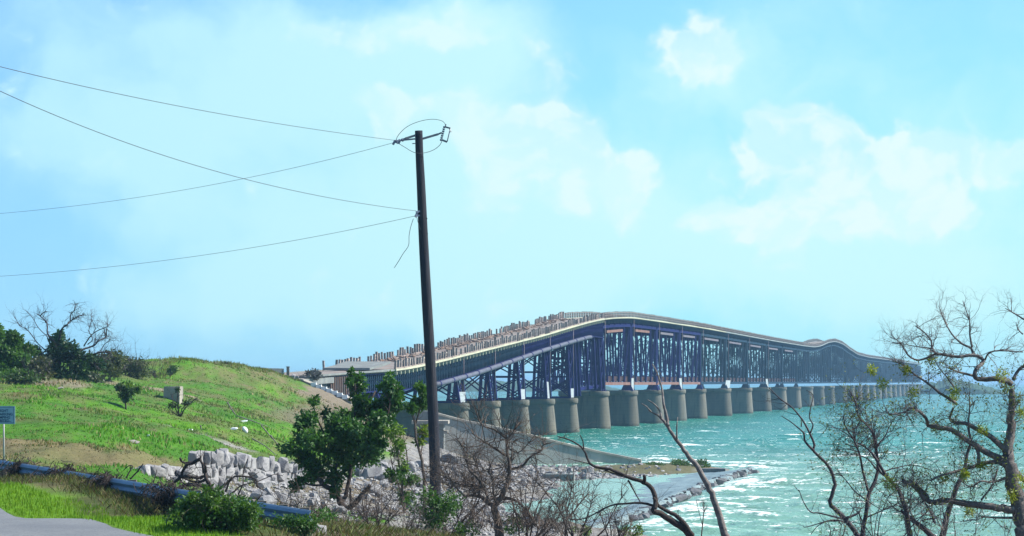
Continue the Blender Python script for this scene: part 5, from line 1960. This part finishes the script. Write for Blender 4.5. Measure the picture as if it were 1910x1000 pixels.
# the bare brown tree
Y = 78.0
R6 = lambda L: [(820 + x / 3.846, 740 + y / 3.846) for x, y in L]
o, tips = plant('bare_tree', gbase(930, Y), 'spreading bare brown tree standing in front of the boulder beach', 'tree',
                (R6([(430, 1010), (415, 900), (398, 830), (395, 785), (440, 720), (470, 660), (492, 600), (502, 500), (490, 420), (482, 330), (540, 240)]), 9, 1.6),
                [(R6([(395, 790), (340, 760), (280, 710), (180, 715)]), 6, 2), (R6([(490, 430), (380, 360), (300, 310), (230, 260)]), 3, .9), (R6([(480, 300), (400, 240), (300, 200), (265, 110), (255, 60)]), 2.4, .7),
                 (R6([(500, 520), (590, 500), (650, 430), (730, 390), (740, 350), (800, 330)]), 3.2, .9), (R6([(505, 460), (520, 420), (520, 340), (560, 300)]), 2.4, .8), (R6([(325, 655), (260, 570), (210, 520), (190, 420), (150, 330), (110, 300)]), 3, .8),
                 (R6([(400, 780), (385, 690), (380, 600), (350, 530)]), 2.8, 1), (R6([(455, 725), (540, 740), (610, 800)]), 4, 1.4), (R6([(350, 760), (320, 650), (250, 640), (150, 640), (30, 560)]), 3, .9), (R6([(480, 360), (560, 400), (640, 330), (700, 250)]), 2, .6),
                 (R6([(870, 910), (940, 850), (1010, 760), (1077, 680)]), 2.2, .9), (R6([(650, 790), (680, 650), (710, 530)]), 1.6, .6), (R6([(820, 880), (850, 750), (900, 640)]), 1.2, .5), (R6([(280, 710), (300, 600), (270, 500), (240, 420), (300, 380)]), 2.2, .7), (R6([(945, 880), (960, 700), (955, 480)]), 1.1, .5), (R6([(180, 715), (110, 640), (60, 560), (20, 470)]), 2, .7)],
                M['bark'], Y, dict(per_m=11, len=1.0, r=.016, level=2, kids=(3, 3), up=.0, wig=.42), M['drytwig'], seed=19, depth=.22)
tuft_list(o, [(880, 850, 8), (905, 830, 7), (1005, 830, 7), (1050, 822, 8), (985, 805, 6)], Y, 7, 26, .06, OL1, (.16, .16, .05), 6)

# thick dark branch and leaning pale trunk
Y = 58.0
R5 = lambda L: [(1060 + x / 2.942, 660 + y / 2.942) for x, y in L]
plant('crooked_tree', gbase(1300, Y), 'thick crooked dark branch reaching left across the calm pool', 'tree',
      (R5([(700, 1040), (660, 990), (590, 930), (540, 900), (490, 870), (465, 860), (480, 820), (460, 740), (412, 705), (370, 690), (320, 675), (250, 640), (180, 625), (120, 605), (100, 560), (70, 510), (0, 470), (-60, 455)]), 7.5, 1.0),
      [(R5([(680, 1000), (630, 920), (560, 870), (500, 838), (470, 790)]), 5, 3), (R5([(480, 838), (400, 818), (280, 825), (215, 840), (100, 900), (10, 912)]), 3, 1), (R5([(330, 695), (360, 750), (395, 815)]), 2, 1), (R5([(415, 712), (418, 690), (416, 668)]), 4, 3), (R5([(85, 520), (80, 480), (65, 445)]), 1.6, .9),
       (R5([(120, 605), (60, 590), (0, 575)]), 1.5, .6), (R5([(300, 670), (260, 660), (200, 640)]), 2.2, 1.2), (R5([(215, 840), (160, 880), (130, 950)]), 1.2, .5)],
      M['darkbark'], Y, dict(per_m=2.2, len=.35, r=.007, level=1), M['darkbark'], seed=20, depth=.10)
plant('leaning_tree', gbase(1360, Y + 2), 'leaning pale bare trunk forking near its top in front of the bridge piers', 'tree',
      (R5([(880, 1060), (860, 990), (830, 900), (795, 790), (765, 720), (710, 620), (660, 560), (620, 510), (570, 440), (535, 385), (505, 350), (480, 330), (440, 310)]), 8, 1.4),
      [(R5([(545, 400), (540, 340), (520, 270), (515, 200), (490, 110), (460, 55)]), 4.0, 1.1), (R5([(508, 350), (500, 310), (470, 275), (435, 252)]), 2, .8), (R5([(595, 470), (595, 400), (600, 348)]), 2, .9), (R5([(455, 318), (430, 290), (400, 272)]), 1.2, .6), (R5([(480, 120), (500, 100), (530, 150)]), .9, .4)],
      M['palebark'], Y + 2, dict(per_m=.7, len=.25, r=.006, level=0, **{'from': .6}), M['bark'], seed=21, depth=.08)
Y = 62.0
R4 = lambda L: [(1420 + x / 3.571, 720 + y / 3.571) for x, y in L]
plant('curving_tree', gbase(1604, Y), 'thin dark curving tree forking over the open water', 'tree',
      (R4([(680, 1020), (640, 990), (560, 890), (480, 810), (458, 765), (490, 660), (470, 580), (430, 510), (350, 435), (355, 390), (320, 310), (270, 220), (200, 140), (120, 80), (50, 10)]), 5.5, .8),
      [(R4([(348, 432), (290, 370), (280, 310), (210, 250), (135, 200)]), 2.6, .8), (R4([(325, 312), (345, 260), (320, 210), (330, 140), (345, 60), (300, 30)]), 1.6, .6), (R4([(560, 890), (400, 850), (330, 840), (280, 770), (250, 690)]), 2, .7), (R4([(265, 270), (268, 240), (262, 225)]), 1.2, .6),
       (R4([(520, 900), (440, 900), (300, 940), (280, 930)]), 1.6, .6), (R4([(580, 920), (480, 890), (380, 930), (330, 990)]), 1.6, .6), (R4([(570, 880), (640, 850), (660, 830)]), 3, 1.4)],
      M['bluebark'], Y, dict(per_m=2.6, len=.45, r=.008, level=1, **{'from': .0}), M['bluebark'], seed=22, depth=.10)
plant('twig_shrub', gbase(1312, 70), 'thin wispy bare shrub standing over the water beside the leaning trunk', 'shrub',
      (R5([(730, 1010), (740, 900), (745, 850), (740, 800)]), 1.5, .6), [(R5([(735, 940), (715, 860), (700, 800)]), .8, .4), (R5([(745, 870), (760, 830)]), .8, .4)], M['drytwig'], 70, dict(per_m=7, len=.3, r=.006, level=1, up=.2), M['drytwig'], seed=23, depth=.05)

# slim tree and the big bare tree at the right
Y = 56.0
TW = dict(per_m=11.0, len=.60, r=.009, level=2, kids=(4, 4), up=.04, wig=.38)
o, tips = plant('slim_tree', gbase(1608, Y), 'slim bare tree with fine twigs left of the big bare tree', 'tree',
             (R4([(665, 1030), (670, 990), (690, 870), (720, 720), (770, 600), (775, 500), (760, 400), (740, 310), (700, 255), (660, 220), (640, 170), (630, 110), (580, 20)]), 5, .8),
             [(R4([(712, 700), (680, 580), (650, 440), (610, 350), (560, 270), (550, 200)]), 3, .8), (R4([(660, 225), (635, 280), (640, 320)]), 1.4, .6), (R4([(770, 560), (700, 480), (600, 450), (480, 420)]), 1.8, .5), (R4([(760, 410), (820, 340), (860, 260), (900, 200)]), 1.8, .5), (R4([(700, 760), (620, 700), (540, 600), (500, 580)]), 1.6, .5), (R4([(650, 440), (560, 420), (450, 440)]), 1.4, .4), (R4([(690, 880), (760, 850), (880, 800), (960, 760)]), 2, .6), (R4([(610, 350), (520, 290), (430, 270)]), 1.2, .4)],
             M['bluebark'], Y, TW, M['bluebark'], seed=24, depth=.16)
buds(o, tips, .35, 3, .05, OL0, YG0, 4)
tuft_list(o, [(1668, 905, 16), (1640, 870, 8), (1625, 825, 7), (1650, 840, 8), (1610, 800, 6)], Y, 8, 60, .05, (.06, .10, .03), (.14, .17, .04), 7)
Y = 52.0
R3 = lambda L: [(1600 + x / 4.168, 760 + y / 4.168) for x, y in L]
R2 = lambda L: [(1600 + x / 4.545, 540 + y / 4.545) for x, y in L]
TW2 = dict(per_m=13, len=.42, r=.009, level=2, kids=(4, 4), up=.04, wig=.40)
o, tips = plant('big_bare_tree', gbase(1906, Y), 'big bare tree at the right edge with a few yellow green leaf tufts', 'tree',
             (R3([(1300, 1080), (1290, 960), (1262, 820), (1218, 640), (1188, 500), (1170, 400), (1165, 330), (1185, 230), (1190, 100), (1195, 0), (1190, -150)]), 19, 5.5),
             [(R3([(1270, 800), (1160, 790), (1050, 775), (850, 750), (700, 725), (560, 738), (480, 660), (430, 610), (380, 590), (340, 570)]), 8.5, 2.5), (R3([(1190, 500), (1150, 450), (1100, 425), (1030, 425), (930, 450), (800, 490), (650, 530), (560, 570)]), 6.5, 1.4),
              (R3([(1150, 420), (1000, 350), (870, 270), (730, 175), (600, 150), (545, 140), (540, 100), (500, 50), (420, 5), (360, 40), (250, 50), (215, 10)]), 6.5, 1.1), (R3([(1150, 330), (1050, 240), (940, 170), (830, 125), (740, 110), (720, 80), (740, 0)]), 6, 2),
              (R2([(830, 960), (700, 880), (600, 800), (480, 720), (400, 650), (300, 600)]), 3, 1), (R2([(1300, 790), (1180, 760), (1050, 760), (990, 735), (1005, 680), (1070, 600), (980, 560), (860, 570), (730, 552), (660, 540), (630, 490), (620, 430), (560, 360), (490, 310)]), 5.5, 1),
              (R2([(990, 735), (860, 700), (750, 660)]), 3, 1), (R2([(985, 562), (960, 500), (880, 460), (800, 380), (740, 280), (705, 195)]), 3, .8), (R2([(970, 490), (950, 380), (945, 260), (890, 95)]), 2.4, .7), (R2([(660, 545), (520, 600), (430, 560), (390, 500), (350, 440), (275, 405)]), 2.4, .6),
              (R2([(630, 500), (540, 490), (420, 470), (350, 450)]), 1.6, .5), (R2([(1080, 600), (1120, 530), (1250, 520), (1400, 530)]), 2, 1), (R2([(1420, 260), (1340, 210), (1250, 160)]), 2, .7), (R2([(1320, 760), (1360, 690), (1420, 640), (1500, 560)]), 4, 2), (R2([(1400, 380), (1360, 340), (1340, 280)]), 1.5, .6),
              (R3([(880, 270), (860, 150), (870, 0), (865, -120)]), 3, .9), (R3([(1240, 520), (1290, 560), (1400, 640)]), 6, 4), (R3([(560, 740), (520, 660), (400, 560)]), 4, 2), (R3([(1160, 545), (1050, 580), (950, 575), (880, 620), (800, 570)]), 3, 1), (R3([(960, 720), (1050, 600), (1090, 480)]), 2, .8), (R3([(1230, 860), (1100, 860), (960, 850)]), 3, 1.2),
              (R3([(940, 450), (930, 330), (880, 270)]), 4, 3), (R2([(820, 830), (760, 750), (700, 680), (650, 600)]), 1.8, .6)],
             M['limbbark'], Y, TW2, M['limbbark'], seed=25, depth=.14)
tuft_list(o, [(1626, 689, 10), (1646, 715, 11), (1703, 733, 12), (1781, 733, 13), (1778, 745, 9), (1737, 670, 8), (1868, 700, 14), (1880, 722, 12), (1746, 797, 9), (1833, 803, 10), (1905, 895, 16), (1888, 926, 12), (1810, 952, 10), (1660, 900, 14), (1800, 885, 8), (1760, 893, 9), (1905, 770, 9), (1830, 868, 8), (1690, 690, 8)], Y, 10, 150, .065, YG0, YG1, 8)
buds(o, tips, .30, 3, .05, OL0, YG0, 3)
tuft_list(o, [(1866, 697, 15), (1872, 712, 10)], Y, 12, 60, .06, (.12, .09, .04), (.22, .15, .06), 9)
o, _ = plant('double_stem_tree', gbase(1735, Y + 3), 'pair of bare stems rising together under the big bare tree', 'tree',
             (R3([(620, 1040), (570, 990), (430, 880), (370, 830), (335, 800)]), 7, 2.5),
             [(R3([(405, 1030), (400, 980), (380, 850), (350, 720), (290, 610), (200, 500), (130, 380), (60, 310), (0, 280)]), 6.5, 1.2), (R3([(640, 1040), (665, 960), (720, 760), (780, 600), (830, 480), (860, 330), (880, 270)]), 7, 2), (R3([(600, 900), (560, 800), (490, 700)]), 3, 1), (R3([(600, 860), (500, 880), (560, 900)]), 2, .8), (R3([(290, 610), (220, 540), (160, 480), (150, 350), (130, 220), (60, 130), (10, 90)]), 3, .8),
              (R3([(200, 500), (300, 470), (450, 450), (700, 540)]), 1.6, .6)],
             M['bluebark'], Y + 3, TW, M['bluebark'], seed=26, depth=.12)

# dry brush along the bottom edge
for i, (px, py, Y, n, h, l) in enumerate([(560, 955, 80, 36, .9, 'dry twiggy brush at the foot of the leafy tree, left side'), (640, 985, 72, 40, .8, 'dry twiggy brush at the bottom edge under the leafy tree'), (700, 955, 82, 40, 1.0, 'dry brown brush right of the leafy tree trunk'), (770, 985, 72, 34, 1.1, 'tall dry stems left of the bush at the pole foot'),
                                         (860, 900, 86, 90, 1.3, 'tangled brown twigs right of the utility pole foot'), (1000, 975, 72, 60, 1.0, 'dry brush beside the dark stump'), (1045, 990, 68, 24, 1.2, 'thin upright dry stems over the calm pool'), (905, 975, 74, 50, .9, 'dry litter brush at the foot of the bare brown tree'), (720, 915, 86, 26, .9, 'leafless twigs between the boulders and the light shrub')]):
    rng = random.Random(300 + i)
    b = gbase(px, Y)
    m = MB()
    for j in range(n):
        q = W(px + rng.gauss(0, 26), py + rng.random() * 18, Y + rng.gauss(0, .8))
        q.z = max(q.z, gz(q.x, q.y))
        grow(m, q, (rng.gauss(0, .8), rng.gauss(0, .5), .9), h * (.4 + rng.random() * .7), .008 + rng.random() * .006, 1, rng, .06, .3, (4, 3))
    o = m.thing('dry_brush', M['drytwig'] if i % 3 else M['bark'], b, l, None)
    o['kind'] = 'stuff'

# more bare bushes that knit the tangles together along the near shore
for i, (px, Y, h, n, l) in enumerate([(985, 74, 1.9, 10, 'wide low bare bush of brown twigs just right of the bare brown tree'), (1075, 70, 1.7, 9, 'bare bush of thin stems in front of the near end of the calm pool'), (1140, 66, 1.2, 8, 'small bare bush below the thick crooked branch'), (845, 80, 1.9, 10, 'bare brown bush between the utility pole foot and the bare brown tree'),
                                      (700, 74, 1.2, 9, 'low bare bush at the foot of the leafy tree, right side'), (560, 60, .9, 8, 'low bare bush behind the right end of the guardrail'),
                                      (1650, 53, 1.9, 6, 'wispy bare bush at the foot of the slim tree'), (1745, 52, 1.9, 6, 'wispy bare bush under the lower limbs of the big bare tree'), (1830, 50, 1.7, 5, 'wispy bare bush beside the trunk of the big bare tree'), (1560, 56, 1.3, 5, 'low wispy bush at the foot of the curving tree')]):
    rng = random.Random(500 + i)
    b = gbase(px, Y)
    o = empty('bare_bush', b, l, 'bush')
    st, tw, tips = MB(), MB(), []
    right = px > 1500
    for j in range(n):
        d = Vector((rng.gauss(0, .65), rng.gauss(0, .45), 1)).normalized()
        L = h * (.7 + .6 * rng.random())
        P = [b + Vector((rng.gauss(0, .12), rng.gauss(0, .12), -.1))]
        for q in range(7):
            d = (d + Vector((rng.gauss(0, .22), rng.gauss(0, .22), .10))).normalized()
            P.append(P[-1] + d * (L / 7))
        R = [(.020 if right else .028) * (1 - .75 * q / 7) for q in range(8)]
        st.tube(P, R, 5)
        for q in range(int((5.5 if right else 9) * L)):
            w = rng.randrange(2, 8)
            t = (P[w] - P[w - 1]).normalized() * .5 + Vector((rng.gauss(0, 1), rng.gauss(0, 1), rng.gauss(.1, 1))).normalized() * .9
            grow(tw, P[w], t, .55 * (.5 + rng.random()), .009, 1, rng, .05, .4, (4, 4), .6, 3, tips)
    st.build('stem', M['limbbark'] if right else M['darkbark'], o, kind='stuff')
    tw.build('twig', M['limbbark'] if right else M['drytwig'], o, kind='stuff')
    if right: buds(o, tips, .3, 3, .05, OL0, YG0, 60 + i)

# heap of dark brush on the shore end of the bridge deck
s = bs(580)
p = BP(s, 4, dz(s) - .4)
o = empty('brush_heap', p, 'dark heap of dead brush on the shore end of the bridge', 'brush heap')
foliage('dry_leaf', [leaves(W(582, 699, p.y), (1.5, 2.2, .55), 1500, .28, (.03, .035, .045), (.08, .085, .10), np.random.default_rng(4), 14, .2)], o)
m = MB()
for j in range(40):
    q = W(560 + RND.random() * 42, 706, p.y - 1)
    grow(m, q, (RND.gauss(0, .7), RND.gauss(0, .4), .8), .5 + RND.random() * .6, .02, 1, RND, 0, .3, (2, 2))
m.build('twig', M['bluebark'], o, kind='stuff')
s = bs(640)
for i in range(3):
    pass

# ------------------------------------------------------------------ grass
def blades(P, h, w, cols, rng, name, label, lean=.35, per=1):
    n = len(P)
    an = rng.random(n) * 6.283
    dx = np.stack([np.cos(an), np.sin(an), np.zeros(n)], 1)
    la = rng.random(n) * 6.283
    ln = np.stack([np.cos(la), np.sin(la), np.zeros(n)], 1) * (lean * rng.random(n))[:, None]
    H = (h * (.55 + .75 * rng.random(n)))[:, None]
    up = np.array((0, 0, 1.0))
    B = P - up * .03
    V = np.stack([B - dx * w[:, None] / 2, B + dx * w[:, None] / 2, B + up * H * .55 + ln * H * .4 + dx * w[:, None] * .35, B + up * H + ln * H], 1)
    F = np.concatenate([np.stack([np.arange(n) * 4, np.arange(n) * 4 + 1, np.arange(n) * 4 + 2, np.arange(n) * 4 + 3], 1)])
    C = np.repeat(cols[:, None], 4, 1).reshape(-1, 3)
    tag(link(name, mesh_np(name, V.reshape(-1, 3), F, M['grass'], C)), label, None, None, 'stuff')


def grow_grass():
    rng = np.random.default_rng(77)
    # bright verge between road and guardrail
    d = ROAD_B - ROAD_A
    d = d / np.hypot(*d)
    nrm = np.array((-d[1], d[0]))
    if nrm[1] < 0: nrm = -nrm
    n = 52000
    s = rng.uniform(-26, 16, n); t = rng.uniform(-.05, 5.2, n)
    x, y = ROAD_A[0] + d[0] * s + nrm[0] * t, ROAD_A[1] + d[1] * s + nrm[1] * t
    edge = (t < 2.0 + 1.8 * (fbm(x * .5, y * .25, 33, 4) - .5)) | (rng.random(n) < .03)
    edge &= (x / y + rng.normal(size=n) * .004 < -.104)
    edge &= (t > .1) | (rng.random(n) < .4)
    x, y = x[edge], y[edge]
    z = ground(x, y)
    c = np.array((.10, .225, .012)) * (.75 + .5 * rng.random((len(x), 1))) + np.array((.04, .02, 0)) * rng.random((len(x), 1))
    blades(np.stack([x, y, z], 1), np.full(len(x), .12), np.full(len(x), .022), c, rng, 'verge_grass', 'bright yellow green grass on the road verge')
    # weeds on the near side of the road
    # slope turf, denser where it is near
    px = np.concatenate([rng.uniform(-40, 640, 95000)])
    Yv = 62 * (285 / 62.) ** rng.random(95000) ** .85
    x = (px - CX) / FPX * Yv
    y = Yv
    z = ground(x, y)
    c0 = ground_colour(x, y, z)
    green = c0[:, 1] / np.maximum(c0[:, 0], 1e-3)
    keep = (road_dist(x, y) > 2.9) & ((green > 1.12) | (rng.random(len(x)) < .70)) & (z > 2.6)
    x, y, z, c0 = x[keep], y[keep], z[keep], c0[keep]
    nn = len(x)
    c = c0 * (.9 + .45 * rng.random((nn, 1)))
    bare = c0[:, 1] / np.maximum(c0[:, 0], 1e-3) < 1.12
    mixc = np.where(rng.random((nn, 1)) < .5, np.array((.21, .165, .09)), np.array((.07, .10, .03)))
    c[bare] = (mixc * (.5 + .8 * rng.random((nn, 1))))[bare]
    dry = rng.random(nn) < .10
    c[dry] = np.array((.22, .17, .09)) * (.6 + .6 * rng.random((dry.sum(), 1)))
    tall = smooth(fbm(x * .35, y * .2, 91, 3), .45, .75)
    size = .45 + 1.1 * tall
    c *= (1.05 + .35 * tall)[:, None]
    blades(np.stack([x, y, z], 1), .12 * size * (.7 + y / 300), .016 + y * .00042, c, rng, 'slope_grass', 'green and dry grass covering the embankment slope', .8)
    # dry scrubby litter in front of and behind the guardrail
    n = 22000
    px = rng.uniform(-30, 860, n)
    Yr = np.interp(px, RX, RY) + rng.normal(size=n) * 2.2 + (px > 480) * rng.uniform(-2, 26, n)
    x, y = (px - CX) / FPX * Yr, Yr
    z = ground(x, y)
    k = road_dist(x, y) > 1.9
    x, y, z = x[k], y[k], z[k]
    c = np.array((.10, .085, .04)) * (.4 + 1.1 * rng.random((len(x), 1))) + np.array((0, .05, 0)) * (rng.random((len(x), 1)) < .4)
    blades(np.stack([x, y, z], 1), np.full(len(x), .20), np.full(len(x), .02), c, rng, 'scrub_grass', 'dull dry grass along the guardrail', 1.1)


grow_grass()
# ragged tall tufts that break the crest line
def crest_tufts():
    rng = np.random.default_rng(15)
    px = rng.uniform(280, 560, 5200)
    Yc = np.interp(px, [280, 330, 380, 420, 470, 520, 560], [246, 262, 274, 280, 290, 298, 300]) + rng.normal(size=5200) * 3
    x, y = (px - CX) / FPX * Yc, Yc
    z = ground(x, y)
    c = np.where(rng.random((5200, 1)) < .5, np.array((.09, .16, .02)), np.array((.16, .15, .06))) * (.75 + .7 * rng.random((5200, 1)))
    blades(np.stack([x, y, z], 1), .22 * (.5 + rng.random(5200)), np.full(5200, .09), c, rng, 'crest_grass', 'rough tufted grass along the crest', .8)


crest_tufts()

# ------------------------------------------------------------------ sea haze
def haze():
    mb = MB().box((-9000, -400, -4.5), (9000, 16000, 32))
    m = bpy.data.materials.new('sea_haze')
    m.use_nodes = True
    k = NT(m.node_tree)
    v = k.n('ShaderNodeVolumePrincipled')
    v.inputs['Color'].default_value = (.40, .70, 1.0, 1)
    v.inputs['Density'].default_value = HAZE_DENSITY
    v.inputs['Anisotropy'].default_value = .25
    o = k.n('ShaderNodeOutputMaterial')
    k.put(o.inputs['Volume'], v.outputs[0])
    ob = mb.build('haze', m, None)
    tag(ob, 'thin sea haze over the water', None, None, 'stuff')


HAZE_DENSITY = .00017
haze()
